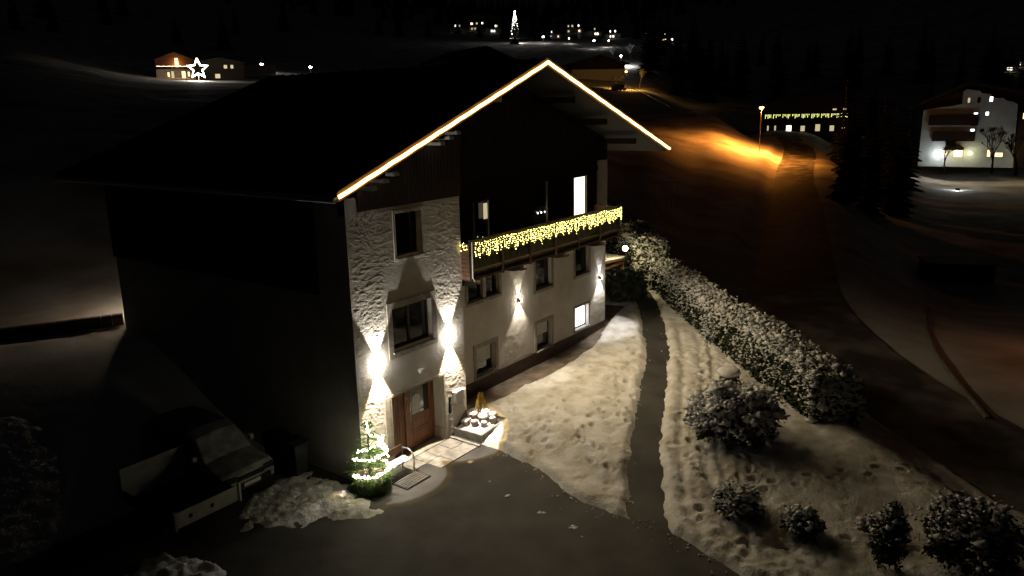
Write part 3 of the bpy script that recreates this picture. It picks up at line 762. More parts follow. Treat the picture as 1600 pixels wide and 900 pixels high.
for k in range(150):
    t = random.random()**.8; z = .5+t*1.45; L = .76*(1-t)**.9+.10; a = random.uniform(0, 2*PI)
    tip = Vector((math.cos(a)*L, math.sin(a)*L, z-.10*L+.12*t)); base = Vector((0, 0, z))
    b.tube([base, tip], .008, 3, .003)
    for j in range(26):
        q = random.uniform(.12, 1); c = base.lerp(tip, q); dr_ = (tip-base).normalized(); sd = dr_.cross(Vector((0,0,1))).normalized()*random.choice((-1,1))
        d = (sd*random.uniform(.6,1)+dr_*.6+Vector((0,0,random.uniform(-.3,.2)))).normalized()*random.uniform(.05,.10); s = d.cross(Vector((random.random(),random.random(),random.random()))).normalized()*.008
        b.add([c-s, c+s, c+d], [(0, 1, 2)])
b.build('branches', 'fir_needle', fir)
lt = MB()
def garland(P, n, jit=.02):
    P = [Vector(p) for p in P]; L = [0]
    for i in range(len(P)-1): L.append(L[-1]+(P[i+1]-P[i]).length)
    for k in range(n):
        s = L[-1]*k/(n-1)
        for i in range(len(P)-1):
            if L[i+1] >= s-1e-6: break
        p = P[i].lerp(P[i+1], (s-L[i])/max(1e-6, L[i+1]-L[i]))
        if random.random() < .14: continue
        lt.octa(p+Vector([random.uniform(-jit, jit) for _ in range(3)]), random.uniform(.014, .022))
def ringp(z, r, a0, a1, n, dz=0): return [(r*math.cos(a0+(a1-a0)*i/n), r*math.sin(a0+(a1-a0)*i/n), z+dz*i/n) for i in range(n+1)]
garland(ringp(.66, .55, R(170), R(375), 14, .05), 84, .045)
garland(ringp(.86, .58, R(-20), R(20), 4, .35), 22); garland(ringp(1.12, .50, R(170), R(330), 10, .12), 56, .05)
garland(ringp(1.16, .50, R(330), R(365), 3, .25), 20)
garland(ringp(1.35, .40, R(180), R(330), 8, .26), 40, .045); garland([(.36,-.1,1.36), (.26,-.12,1.6), (.05,-.12,1.72)], 18)
garland([(0,-.12,1.68), (-.05,-.08,1.85), (.0,0,2.1)], 26, .03)
tag(lt.build('bulb', 'bulb_white', fir), kind='stuff')

# rubbish bins beside the wall
for x, y, lab in ((-.65, 2.2, 'dark wheeled rubbish bin standing nearest the lit fir'), (-.62, 3.1, 'dark wheeled rubbish bin standing behind the first bin')):
    t = empty('rubbish_bin', (x, y, g1(x, y)), .1, lab, 'bin', 'bins beside the house wall')
    MB().add([(-.2,-.24,.06),(.2,-.24,.06),(.2,.2,.06),(-.2,.2,.06),(-.27,-.3,1.0),(.27,-.3,1.0),(.27,.3,1.0),(-.27,.3,1.0)],
             [(0,3,2,1),(4,5,6,7),(0,1,5,4),(1,2,6,5),(2,3,7,6),(3,0,4,7)]).build('bin_body', 'bin_plastic', t)
    MB().prismx([(-.34, 1.0), (.32, 1.0), (.32, 1.09), (-.1, 1.12), (-.34, 1.04)], -.3, .3).build('lid', 'bin_plastic', t)
    for sx in (-.22, .22):
        b = MB(); b.tube([(sx-.03, .22, .1), (sx+.03, .22, .1)], .1, 12); b.build('wheel', 'rubber', t)

# parked car ------------------------------------------------------------
car = empty('parked_car', (-2.25, 2.1, g1(-2.25, 3)), 0, 'frosted pale car parked facing the drive beside the dark side wall', 'car')
W = .82
prof = [(0.0,.35),(-.04,.55),(.0,.80),(.12,.90),(.95,1.08),(1.55,1.62),(1.9,1.74),(3.6,1.76),(4.15,1.60),(4.35,1.0),(4.38,.45),(4.3,.3),(3.9,.28),(.5,.26)]
def car_body():
    V = []; F = []; n = len(prof); secs = [(-1, .0), (-.94, .02), (-.5, .0), (0, -.0), (.5, 0), (.94, .02), (1, 0)]
    for s, _ in secs:
        for y, z in prof:
            taper = .80 if z > 1.5 else (.92 if z > 1.05 else 1.0)
            bow = (.10*s*s if y < .3 else 0); dz = -.05*abs(s)**4 if z > .85 else 0
            V.append((s*W*taper, y+bow, z+dz))
    for i in range(len(secs)-1):
        for j in range(n): F.append((i*n+j, i*n+(j+1) % n, (i+1)*n+(j+1) % n, (i+1)*n+j))
    F.append(tuple(range(n))); F.append(tuple(range(len(secs)*n-1, (len(secs)-1)*n-1, -1)))
    b = MB(); b.add(V, F); return b
car_body().build('body', 'car_paint', car)
b = MB(); b.add([(-.70,1.02,1.115),(.70,1.02,1.115),(.63,1.52,1.60),(-.63,1.52,1.60),(-.70,1.0,1.10),(.70,1.0,1.10)], [(0,1,2,3)]); b.build('windscreen', 'car_paint', car)
for s in (-1, 1):
    b = MB(); b.add([(s*.79,1.25,1.12),(s*.79,3.9,1.12),(s*.70,3.7,1.55),(s*.69,1.65,1.55)], [(0,1,2,3)]); b.build('side_window', 'glass', car)
for s in (-1, 1):
    b = MB(); b.box(s*.60-.16, s*.60+.16, -.01, .12, .66, .80); b.build('headlight', 'glass', car)
    b = MB(); b.box(s*.92-.06, s*.92+.06, 1.15, 1.28, 1.12, 1.26); b.build('mirror', 'car_paint', car)
    for yy in (.75, 3.55):
        b = MB(); b.tube([(s*.66, yy, .31), (s*.84, yy, .31)], .31, 18); o = b.build('wheel', 'rubber', car)
        b = MB(); b.tube([(s*.83, yy, .31), (s*.85, yy, .31)], .19, 12); b.build('rim', 'steel', o)
MB().box(-.42, .42, -.045, .02, .64, .70).build('grille', 'black_metal', car); MB().box(-.42, .42, -.05, .02, .72, .76).build('grille', 'black_metal', car)
MB().box(-.62, .62, -.055, .02, .40, .56).build('bumper_intake', 'black_metal', car)
MB().box(-.26, .26, -.065, -.05, .44, .54).build('number_plate', 'white_metal', car)

# flatbed trailer --------------------------------------------------------
tr = empty('flatbed_trailer', (-3.98, 1.45, g1(-4, 2)), 0, 'flatbed trailer with pale drop side boards parked beside the car', 'trailer')
MB().box(-.88, .88, 0.03, 2.5, .45, .52).build('deck', 'dark_wood', tr)
MB().box(-.92, .92, -.02, .02, .50, .92).build('tail_board', 'trailer_board', tr)
MB().box(-.92, .92, 2.50, 2.54, .52, 1.42).build('head_board', 'trailer_board', tr)
for s in (-1, 1):
    MB().box(s*.90-.015, s*.90+.015, .03, 2.49, .52, .80).build('side_board', 'dark_wood', tr)
    MB().box(s*.91-.035, s*.91+.035, -.05, .02, .45, .98).build('corner_post', 'steel', tr)
    for yy in (1.0, 1.7):
        b = MB(); b.tube([(s*.72, yy, .25), (s*.88, yy, .25)], .25, 16); b.build('wheel', 'rubber', tr)
for xx in (-.55, .05): MB().box(xx, xx+.09, -.035, -.02, .66, .76).build('latch', 'black_metal', tr)
b = MB(); b.tube([(0, 2.5, .42), (0, 3.4, .42)], .04, 6); b.build('drawbar', 'black_metal', tr)

# porch at the right end of the house -------------------------------------
po = empty('side_porch', (19.6, 3.1, .4), 0, 'small wooden porch roof on posts at the right end of the house', 'porch')
pp = MB(); pp.prism([(0, 2.30), (2.6, 2.10), (2.6, 2.22), (0, 2.42)], 0, 2.2); pr_ = pp.build('porch_roof', 'brown_wood', po)
pp = MB(); pp.prism([(.0, 2.42), (2.55, 2.225), (2.55, 2.31), (.0, 2.52)], .05, 2.15); pp.build('roof_snow', 'snow', pr_)
for x, y in ((.12, .1), (2.35, .1), (2.35, 1.9)): MB().box(x, x+.14, y, y+.14, 0, 2.1).build('post', 'brown_wood', po)
MB().box(.26, 2.35, .12, .2, 1.9, 2.05).build('beam', 'brown_wood', po)
MB().box(.26, 2.5, 2.05, 2.12, 0, 2.0).build('back_boards', 'dark_wood', po)
gl = empty('globe_lamp', (0, 0, 0), 0, 'round yellow globe lamp glowing above the porch roof', 'lamp')
gp = HY(977, 388, 2.4); gl.location = gp
b = MB(); b.ball((0, 0, 0), .14, 2); b.build('globe', 'globe_light', gl, True)
b = MB(); b.tube([(0, 0, -.15), (0, 0, -(gp[2]-.4))], .03, 8); b.build('pole', 'black_metal', gl)
light('globe_point', 'POINT', (0, 0, 0), 300, (1, .80, .42), gl, .17)

# evergreen bush, hedges, snow-laden shrubs --------------------------------
def leafy(name, root, inside, N, leaf, m, up=.3):
    V = np.zeros((N*4, 3)); k = 0
    C_, D_ = inside(N)
    rnd = np.random.randn(N, 3); rnd /= np.linalg.norm(rnd, axis=1)[:, None]
    A = D_*.5+rnd; A /= np.linalg.norm(A, axis=1)[:, None]; B = np.cross(A, np.random.randn(N, 3)); B /= np.linalg.norm(B, axis=1)[:, None]
    sz = leaf*np.random.uniform(.6, 1.4, N)[:, None]
    V = np.stack([C_-B*sz*.35, C_+A*sz, C_+B*sz*.35, C_-A*sz*.5], 1).reshape(-1, 3)
    F = np.arange(N*4).reshape(N, 4)
    return npmesh(name, V, F, m, root, smooth=False)
def clumps(name, root, C_, size, m='snow'):
    N = len(C_); base = np.array([(1,0,0),(-.2,1,0),(-1,-.2,0),(.1,-1,0),(0,0,.7),(0,0,-.5)], float)
    F0 = np.array([(0,1,4),(1,2,4),(2,3,4),(3,0,4),(1,0,5),(2,1,5),(3,2,5),(0,3,5)])
    a = np.random.uniform(0, 2*PI, N); c, s = np.cos(a), np.sin(a); sz = size*np.random.uniform(.45, 1.5, N); e = np.random.uniform(.5, 1.8 if size < .08 else 1.2, N)
    P = base[None]*np.random.uniform(.7, 1.3, (N, 6, 1)); x = P[:,:,0]*e[:,None]; y = P[:,:,1]
    tilt = np.random.uniform(-.5, .5, N)[:,None]
    V = np.stack([(x*c[:,None]-y*s[:,None])*sz[:,None], (x*s[:,None]+y*c[:,None])*sz[:,None], (P[:,:,2]*.9+tilt*x)*sz[:,None]], -1)+C_[:,None,:]
    F = (F0[None]+(np.arange(N)*6)[:,None,None]).reshape(-1, 3)
    return tag(npmesh(name, V.reshape(-1, 3), F, m, root, smooth=True), kind='stuff')
def hedge(name, a, b, half, h, label, nleaf, nsnow, z0=None, leaf=.12):
    a = np.array(a, float); b_ = np.array(b, float); L = np.linalg.norm(b_-a); t = (b_-a)/L; s = np.array([t[1], -t[0]])
    mid = (a+b_)/2; zz = g1(*mid) if z0 is None else z0
    root = empty(name, (mid[0], mid[1], zz), 0, label, 'hedge')
    def prof(u, v):     # height/width modulation
        return 1+.10*math.sin(u*2.3+1)+.0*v
    def pts(N, top):
        u = np.random.uniform(-L/2, L/2, N); edge = np.clip((L/2-np.abs(u))/.6, 0, 1)**.4; cap = np.random.rand(N) < .14
        ph = np.random.uniform(0, 1, N); lump = 1+.22*fbm(u*.9+a[0], ph*3, 3)
        per = 2*h+2*half; q = np.where(np.random.rand(N) < top, h+np.random.uniform(0, 1, N)*2*half, np.random.uniform(0, per, N))
        cx = np.where(q < h, -1, np.where(q > h+2*half, 1, (q-h)/half-1)); zz_ = np.where(q < h, q, np.where(q > h+2*half, per-q, h))
        rnd_ = .13*np.clip(np.abs(cx)-.55, 0, 1)*np.clip(zz_/h-.6, 0, 1)*8
        cz = np.where((q >= h) & (q <= h+2*half), 1.0, 0.0)
        dep = 1-np.abs(np.random.randn(N))*.07
        v = cx*half*lump*dep*(.6+.4*edge)*(1-.25*rnd_)*(.86+.14*zz_/h); z = zz_*lump*dep*(.35+.65*edge)*(1-.25*rnd_)+.06*np.random.randn(N)+.16*fbm(u*3.1, cx*2.0+7, 3)*(zz_/h)
        z = np.maximum(z, .03)
        u = np.where(cap, np.sign(u)*(L/2-.12-.1*np.abs(np.random.randn(N))), u); v = np.where(cap, np.random.uniform(-1, 1, N)*half, v); z = np.where(cap, np.random.uniform(.05, h*.95, N), z)
        g = G(mid[0]+t[0]*u+s[0]*v, mid[1]+t[1]*u+s[1]*v)-zz
        C_ = np.stack([t[0]*u+s[0]*v, t[1]*u+s[1]*v, z+g], -1)
        D_ = np.stack([s[0]*cx, s[1]*cx, np.maximum(cz, 0)], -1)
        return C_, D_, cz, cx
    def ins(N):
        C_, D_, _, _ = pts(N, .3); return C_, D_
    leafy('foliage', root, ins, nleaf, leaf, 'hedge_leaf')
    C_, D_, cz, cx = pts(int(nsnow*1.5), .45)
    kk = (np.random.rand(len(cz)) < .12+.75*np.clip(C_[:,2]/h, 0, 1)**1.3) & (fbm((C_[:,0]+C_[:,1])*2.2, C_[:,2]*3.0+C_[:,0], 3) > -.10) | ((cz > .5) & (np.random.rand(len(cz)) < .9)); C_, D_ = C_[kk], D_[kk]
    C_ = C_+D_*.03
    clumps('snow_clumps', root, C_, .05)
    # snow lying along the top in broad pads
    N2 = int(nsnow*.14); C2, D2, cz2, _ = pts(N2*4, 1.0); C2 = C2[cz2 > .9][:N2]
    clumps('snow_pads', root, C2+np.array([0,0,.03]), .13)
    bm = MB()
    for i in range(int(L*26)):
        u = random.uniform(-L/2+.1, L/2-.1); v = random.uniform(-half, half)*.95; x, y = t[0]*u+s[0]*v, t[1]*u+s[1]*v; q = h*random.uniform(.7, 1.0); g = g1(mid[0]+x, mid[1]+y)-zz; l_ = random.uniform(.1, .32)
        bm.tube([(x, y, g+q-.1), (x+random.gauss(0,.08), y+random.gauss(0,.08), g+q+l_)], .009, 3, .004)
    tag(bm.build('shoots', 'bark', root), kind='stuff')
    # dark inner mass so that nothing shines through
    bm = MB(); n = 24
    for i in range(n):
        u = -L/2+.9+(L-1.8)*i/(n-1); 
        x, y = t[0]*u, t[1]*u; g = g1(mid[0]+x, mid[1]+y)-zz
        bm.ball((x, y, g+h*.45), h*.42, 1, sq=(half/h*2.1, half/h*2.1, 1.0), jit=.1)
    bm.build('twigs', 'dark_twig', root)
    return root
hedge('garden_hedge', (16.9, -4.5), (11.1, -10.3), .95, 1.85, 'broad trimmed hedge under snow nearest the camera, ending at the road', 15000, 15000)
hedge('garden_hedge', (22.5, 1.2), (16.9, -4.3), .8, 1.7, 'snowy middle hedge along the footpath between the other two hedges', 11000, 12000)
hedge('garden_hedge', (32.5, 10.6), (22.6, 1.8), .95, 2.3, 'tall snow-covered hedge behind the globe lamp and porch', 12000, 13000)

def shrub(name, x, y, r, h, label, nl, ns, leaf=.10, snow=.05, cat='shrub', core=True, group=None, shape=1.0, sm='snow', lm='hedge_leaf'):
    z = g1(x, y); root = empty(name, (x, y, z+.08), 0, label, cat, group)
    ns_ = int(60+90*r); sa_ = np.random.uniform(0, 2*PI, ns_); sc2 = np.random.uniform(-.55, 1, ns_); sl_ = np.random.uniform(.72, 1.18, ns_)
    def pts(N, bias, tip=0):
        i = np.random.randint(0, ns_, N) if not tip else np.random.choice(np.where(sc2 > bias)[0], N)
        a = sa_[i]; c = sc2[i]; rr = np.sqrt(1-c**2)**shape; q = (np.random.uniform(.45, 1.0, N)**.6 if not tip else np.random.uniform(.72, 1.03, N))*sl_[i]
        sp_ = .17*r*(1.25-q) if not tip else .10*r*np.ones(N)
        P = np.stack([np.cos(a)*rr*r*q, np.sin(a)*rr*r*q, h*.42+c*h*.55*q], -1)+np.random.randn(N, 3)*(sp_+.025)[:, None]*np.array([1, 1, .7])
        P[:,2] = np.maximum(P[:,2], .02); D = np.stack([np.cos(a)*rr, np.sin(a)*rr, c+.2], -1); return P, D
    leafy('foliage', root, lambda N: pts(N, -.75), nl, leaf, lm)
    if ns:
        ns = int(ns*.7); P, D = pts(ns, -.15, 1); P[:,2] += .03
        clumps('snow_clumps', root, P, snow, sm)
        P, D = pts(int(ns*.12)+2, .25, 1); clumps('snow_pads', root, P+np.array([0,0,.03]), snow*2.3, sm)
    b = MB()
    for i in range(ns_):
        c = sc2[i]; rr = math.sqrt(1-c*c)**shape; q = sl_[i]*1.08
        b.tube([(0, 0, h*.2), (math.cos(sa_[i])*rr*r*q*.5, math.sin(sa_[i])*rr*r*q*.5, h*.42+c*h*.3), (math.cos(sa_[i])*rr*r*q, math.sin(sa_[i])*rr*r*q, max(.03, h*.42+c*h*.55*q))], .014, 3, .004)
    tag(b.build('branches', 'bark', root), kind='stuff')
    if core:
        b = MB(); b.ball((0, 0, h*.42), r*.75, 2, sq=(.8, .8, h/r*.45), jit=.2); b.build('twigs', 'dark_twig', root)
    return root
shrub('snowy_shrub', 7.9, -8.0, 1.25, 1.7, 'large round shrub loaded with snow, standing alone below the hedge', 6500, 3600, snow=.075)
shrub('snowy_shrub', 4.1, -9.55, .55, .8, 'small snowy shrub on the bank, leftmost of the low row', 1600, 700, .08, .045)
shrub('snowy_shrub', 4.05, -11.15, .45, .7, 'small dark shrub second from the drive in the low row', 1500, 420, .08, .04)
shrub('young_conifer', 3.75, -13.15, .36, 1.7, 'slim young conifer tipped with snow at the bottom edge', 2200, 420, .07, .04, 'conifer', shape=1.6)
shrub('snowy_shrub', 5.0, -14.6, .95, 1.5, 'big dark bush dusted with snow in the bottom right corner', 5200, 1500, .09, .05)
shrub('juniper_bush', 19.7, 1.9, 1.0, 1.5, 'dark spiky juniper without snow at the far corner of the house', 7000, 60, .16, .04, 'bush', lm='juniper_leaf')
shrub('low_shrub', 5.1, -12.6, .35, .35, 'tiny snow-covered shrub behind the slim conifer', 500, 200, .06, .04)
# boulder with snow cap
bo = empty('boulder', (12.2, -6.3, g1(12.2, -6.3)), 0, 'dark boulder with a smooth cap of snow between path and hedge', 'boulder')
b = MB(); b.ball((0, 0, .32), .42, 2, sq=(1.05, .9, .9), jit=.07); b.build('rock', 'plinth', bo, True)
b = MB(); b.ball((-.02, .03, .62), .42, 2, sq=(1.12, 1.0, .42), jit=.05); b.build('snow_cap', 'snow', bo, True)
# dry twigs on the bank
b = MB()
for k in range(40):
    x = random.uniform(2.6, 8.5); y = random.uniform(-14.5, -9.2); z = g1(x, y)
    if x < -.66*(y+8)+1.0: continue
    a = random.uniform(0, 6.28); L = random.uniform(.15, .5)
    b.tube([(x, y, z+.05), (x+math.cos(a)*L*.6, y+math.sin(a)*L*.6, z+L*.7)], .012, 3, .004)
tag(b.build('dry_twigs', 'bark'), 'scattered dry twigs poking out of the snowy bank', 'twigs', kind='stuff')

# thin garden frame beyond the hedge
fp = ON(1040, 332)[0]; fz = g1(fp[0], fp[1])
fr = empty('garden_pavilion', (fp[0], fp[1], fz), -math.radians(36), 'thin pale metal frame of a garden shelter beyond the far hedge', 'frame')
for k in range(5):
    b = MB(); b.tube([(-1.1+k*.55, 0, 0), (-1.1+k*.55, 0, 2.6)], .022, 5); b.build('upright', 'steel', fr)
b = MB(); b.tube([(-1.5, 0, 2.6), (1.3, 0, 2.6)], .035, 5); b.build('top_bar', 'steel', fr)
for z in (.5, 1.3): 
    b = MB(); b.tube([(.0, 0, z), (1.1, 0, z)], .022, 5); b.build('cross_bar', 'steel', fr)

# ------------------------------------------------------------------ street lamps
def street_lamp(x, y, h, label, power, color, headmat, head=.16, z=None, group='street lamps on tall poles', face=0, tilt=None):
    zz = g1(x, y)-.15 if z is None else z
    t = empty('street_lamp', (x, y, zz), face, label, 'street lamp', group)
    b = MB(); b.tube([(0,0,0), (0,0,h)], .07, 8, .04); b.build('pole', 'steel', t)
    b = MB(); b.lathe([(.10,-.06),(head*1.4,.02),(head*1.2,.08),(.04,.14)], (0,0,h+.1), 12); b.build('hood', 'steel', t)
    b = MB(); b.ball((0,0,h-.02), head, 2, sq=(1,1,.7)); b.build('lamp_head', headmat, t, True)
    ll = light('lamp_light', 'SPOT', (0, 0, h-.3), power, color, t, .12, R(148), .7)
    if tilt: ll.rotation_euler = Vector(tilt).to_track_quat('-Z', 'Y').to_euler()
    light('lamp_spill', 'POINT', (0, 0, h-.35), power*.09, color, t, .12)
    return t
SOD = (1, .31, .04)
lp = AT(1190, 168, 131); street_lamp(lp[0], lp[1], lp[2]-g1(lp[0], lp[1])+.15, 'orange sodium street lamp standing by the road bend', 30000, SOD, 'sodium_head', .36, tilt=(-.14, .22, -1))
lp, _r = ON(978, 141); street_lamp(lp[0], lp[1], 27*_r/1181*1.02, 'orange street lamp beside the frosted tree in the village street', 16000, (1, .5, .1), 'sodium_head', .42)
lp, _r = ON(970, 104); street_lamp(lp[0], lp[1], 16*_r/1181, 'white street lamp above the orange one, over bright snow', 15000, (1, .95, .9), 'white_head', .40)
for px, py, pb, s, pw, lab in [(849,58,68,.5,4200,'white street lamp directly behind the roof peak'),(928,64,76,.55,4600,'bright white street lamp right of the roof peak in the village'),
        (410,103,113,.5,900,'white lamp at the end of the long pale wall on the left hillside'),(486,110,117,.42,300,'single white lamp alone on the left hillside'),
        (889,60,68,.24,400,'faint lamp among frosted trees left of the bright village lamp'),(951,64,74,.3,800,'small lamp left of the white lamp over bright snow'),
        (800,53,60,.3,900,'lamp glowing at the foot of the tall lit village spruce')]:
    p, r = ON(px, pb); street_lamp(p[0], p[1], max(2.5, (pb-py)*r/1181), lab, pw, (1, .93, .85), 'white_head', s)
# lamp beyond the right edge of the frame that tints the verge
street_lamp(27.5, -20, 6.0, 'orange street lamp beyond the right edge of the view', 230, (1, .26, .08), 'sodium_head', .12)

# low kerb walls of the yard beyond the road
for P4, lab in (([(1545,640),(1500,590),(1462,540),(1450,500),(1450,460),(1456,435)], 'low snow-edged kerb curving beside the far yard'),):
    kw = empty('kerb_wall', (0, 0, 0), 0, lab, 'kerb'); Q = [GP(a_, b__, -.6) for a_, b__ in P4]
    for i in range(len(Q)-1):
        p, q = Q[i], Q[i+1]; b = MB(); b.tube([(p[0], p[1], g1(p[0], p[1])+.02), (q[0], q[1], g1(q[0], q[1])+.02)], .10, 6); b.build('kerb_section', 'concrete', kw)
yp = ON(1500, 445)[0]; sh = empty('garden_shed', (yp[0], yp[1], yp[2]-.2), math.atan2(CAM[0]-yp[0], -(CAM[1]-yp[1]))+.3, 'low dark shed with a flat snowy roof beyond the far yard', 'shed')
MB().box(-2.6, 2.6, 0, 3, -.5, 1.9).build('wall', 'dark_wood', sh); MB().box(-2.8, 2.8, -.3, 3.2, 1.9, 2.0).build('roof', 'roof_dark', sh); MB().box(-.5, .5, -.04, 0, 0, 1.7).build('door', 'brown_wood', sh)
# rear terrace lamp behind the house on the left
tl = empty('terrace_lamp', (1.7, 14.6, g1(1.7, 14.6)), 0, 'terrace lamp behind the rear corner of the house', 'lamp')
b = MB(); b.tube([(0,0,0), (0,0,1.7)], .03, 6); b.build('pole', 'black_metal', tl); b = MB(); b.ball((0,0,1.8), .1, 2); b.build('globe', 'globe_light', tl, True)
light('terrace_light', 'POINT', (0, 0, 1.8), 3200, (1, .76, .52), tl, .1)

# low dark wall added so its shadow darkens the slope at the left
gw0 = GP(195, 516, 2.5); gw1 = GP(-60, 570, 2.0)
gwo = empty('garden_wall', (0, 0, 0), 0, 'low dark wall added to shade the slope left of the rear house corner', 'wall')
nseg = 14
for i in range(nseg):
    a = gw0+(gw1-gw0)*i/nseg; c = gw0+(gw1-gw0)*(i+1)/nseg; d_ = (c-a)[:2]; d_ = d_/np.linalg.norm(d_); nrm = np.array([-d_[1], d_[0]])*.13
    b = MB(); zt = lambda p: g1(p[0], p[1])+.42
    P4 = [a[:2]-nrm, c[:2]-nrm-d_*.02, c[:2]+nrm-d_*.02, a[:2]+nrm]
    b.add([(q[0], q[1], g1(q[0], q[1])-.8) for q in P4]+[(q[0], q[1], zt(q)) for q in P4], [(0,3,2,1),(4,5,6,7),(0,1,5,4),(1,2,6,5),(2,3,7,6),(3,0,4,7)])
    b.build('shade_wall_section', 'plinth', gwo)

# ------------------------------------------------------------------ far buildings
def ang_to_cam(x, y): return math.atan2(CAM[0]-x, -(CAM[1]-y))     # local -y faces the camera
def chalet(name, px, py, r, wid, dep, h1, h2, rise, label, wins, turn=0, wall='plaster', upper='dark_wood', over=1.0, zb=None, band=None, roofmat='roof_dark'):
    p, r2 = ON(px, py, 90, 900)
    k_ = r2/r; wid *= k_; dep *= k_; z = p[2] if zb is None else zb; sc = k_
    wid /= k_; dep /= k_
    t = empty(name, (p[0], p[1], z-.3), ang_to_cam(p[0], p[1])+turn, label, 'house'); t.scale = (k_, k_, k_)
    hw = wid/2
    MB().box(-hw, hw, 0, dep, -1.5, h1).build('wall', wall, t)
    b = MB(); b.prism([(-hw-.05, h1), (hw+.05, h1), (hw+.05, h1+h2), (0, h1+h2+rise), (-hw-.05, h1+h2)], -.06, dep); b.build('timber_storey', upper, t)
    e = over; zl = h1+h2-rise/hw*e
    b = MB(); b.prism([(-hw-e, zl), (0, h1+h2+rise+.02), (hw+e, zl), (hw+e, zl+.3), (0, h1+h2+rise+.36), (-hw-e, zl+.3)], -e-.2, dep+e); b.build('roof', roofmat, t)
    for (x, zz, ww, hh, mm) in wins:
        w_ = MB().box(x-ww/2-.08, x+ww/2+.08, -.12, -.02, zz-.08, zz+hh+.08).build('window', 'window_frame', t)
        MB().box(x-ww/2, x+ww/2, -.16, -.121, zz, zz+hh).build('pane', mm, w_)
    if band:
        z0, mm, kind = band
        MB().box(-hw*.95, hw*.95, -1.1, -.06, z0-1.0, z0-.9).build('balcony_floor', 'dark_wood', t)
        MB().box(-hw*.95, hw*.95, -1.15, -1.1, z0-.95, z0).build('balcony_rail', 'dark_wood', t)
        b = MB()
        for k in range(int(wid*3.2)):
            x = -hw*.93+k*hw*1.86/int(wid*3.2)
            if kind == 'icicle':
                if math.sin(k*.9) < -.93: continue
                for j in range(random.randint(2, 6)): b.octa((x, -1.2, z0-j*.16), .07)
            else: b.octa((x, -1.2, z0+.05*math.sin(k)), .11)
        tag(b.build('light_string', mm, t), kind='stuff')
    return t
# left hillside chalet with star
c1 = chalet('chalet', 276, 122, 320, 13.5, 10, 3.6, 3.4, 2.6, 'brown chalet with lit balcony string and warm windows on the left hillside',
       [(-2.6,.9,.7,1.6,'lit_pane_warm'),(-1.2,.3,.9,2.6,'lit_pane_dim'),(2.6,.3,1.3,2.6,'lit_pane_warm'),(4.4,1.0,.7,1.7,'lit_pane_warm'),(.6,4.6,1.1,3.0,'lit_pane_warm')], band=(4.6, 'string_warm', 's'), upper='brown_wood')
light('porch_light', 'POINT', (.6, -1.6, 5.4), 420, (1, .45, .14), c1, .2)
chalet('annexe', 345, 124, 330, 18, 9, 4.5, 2.2, 1.6, 'dark low annexe right of the brown hillside chalet', [(2.2,4.6,1.2,1.3,'lit_pane_dim'),(4.6,4.6,1.0,1.3,'lit_pane_dim'),(-1.0,.9,1.8,1.6,'lit_pane_dim')], wall='dark_wood')
sp, sr = ON(311, 126)
st = empty('star_decoration', (sp[0], sp[1], sp[2]), ang_to_cam(sp[0], sp[1]), 'glowing five-pointed star standing on snow before the hillside chalet', 'star')
spts = [(math.sin(k*PI/5)*(2.3 if k % 2 == 0 else 1.0), 0, 2.6+math.cos(k*PI/5)*(2.3 if k % 2 == 0 else 1.0)) for k in range(11)]
b = MB(); b.tube(spts, .17, 6); b.build('star_outline', 'star_light', st)
b = MB(); b.tube([(0,0,-3), (0,0,1.6)], .06, 6); b.build('post', 'steel', st)
light('star_glow', 'POINT', (0, -1.0, 1.4), 1500, (1, .92, .75), st, .4)
lw = ON(372, 113)[0]; lwo = empty('retaining_wall', (lw[0], lw[1], g1(lw[0], lw[1])), ang_to_cam(lw[0], lw[1]), 'long pale wall right of the annexe ending at a white lamp', 'wall')
MB().box(-8, 11, 0, .5, -2, 2.2).build('wall', 'plaster', lwo)

# dark chalet behind the street lamp on the right
chalet('chalet', 1258, 207, 190, 19, 12, 3.2, 3.2, 3.0, 'dark timber chalet with green-white icicle lights by the road bend',
       [(-8.2,.8,.35,1.1,'lit_pane_dim'),(-6.6,.8,.35,1.1,'lit_pane_dim'),(-3.6,.6,1.1,1.3,'lit_pane'),(-.6,.6,.9,1.2,'lit_pane_dim'),(2.6,.6,1.0,1.5,'lit_pane_dim'),(5.6,.6,.9,1.2,'lit_pane_dim'),(8.0,.8,.6,.8,'lit_pane_dim'),(5.9,5.2,.8,.35,'lit_pane_dim'),(8.0,5.2,.6,.35,'lit_pane_dim')],
       wall='dark_wood', band=(4.4, 'string_green', 'icicle'), over=1.6)
# neighbours between the house and the village, roof edges only dimly seen
chalet('chalet', 757, 134, 150, 15, 14, 2.5, 2, 2.6, 'unlit chalet with a snow-rimmed roof edge behind the left roof verge', [], turn=.5)
chalet('barn', 935, 125, 230, 16, 10, 3.2, 1.6, 2.0, 'unlit barn with pale wall beside the orange snow field', [], turn=.3)

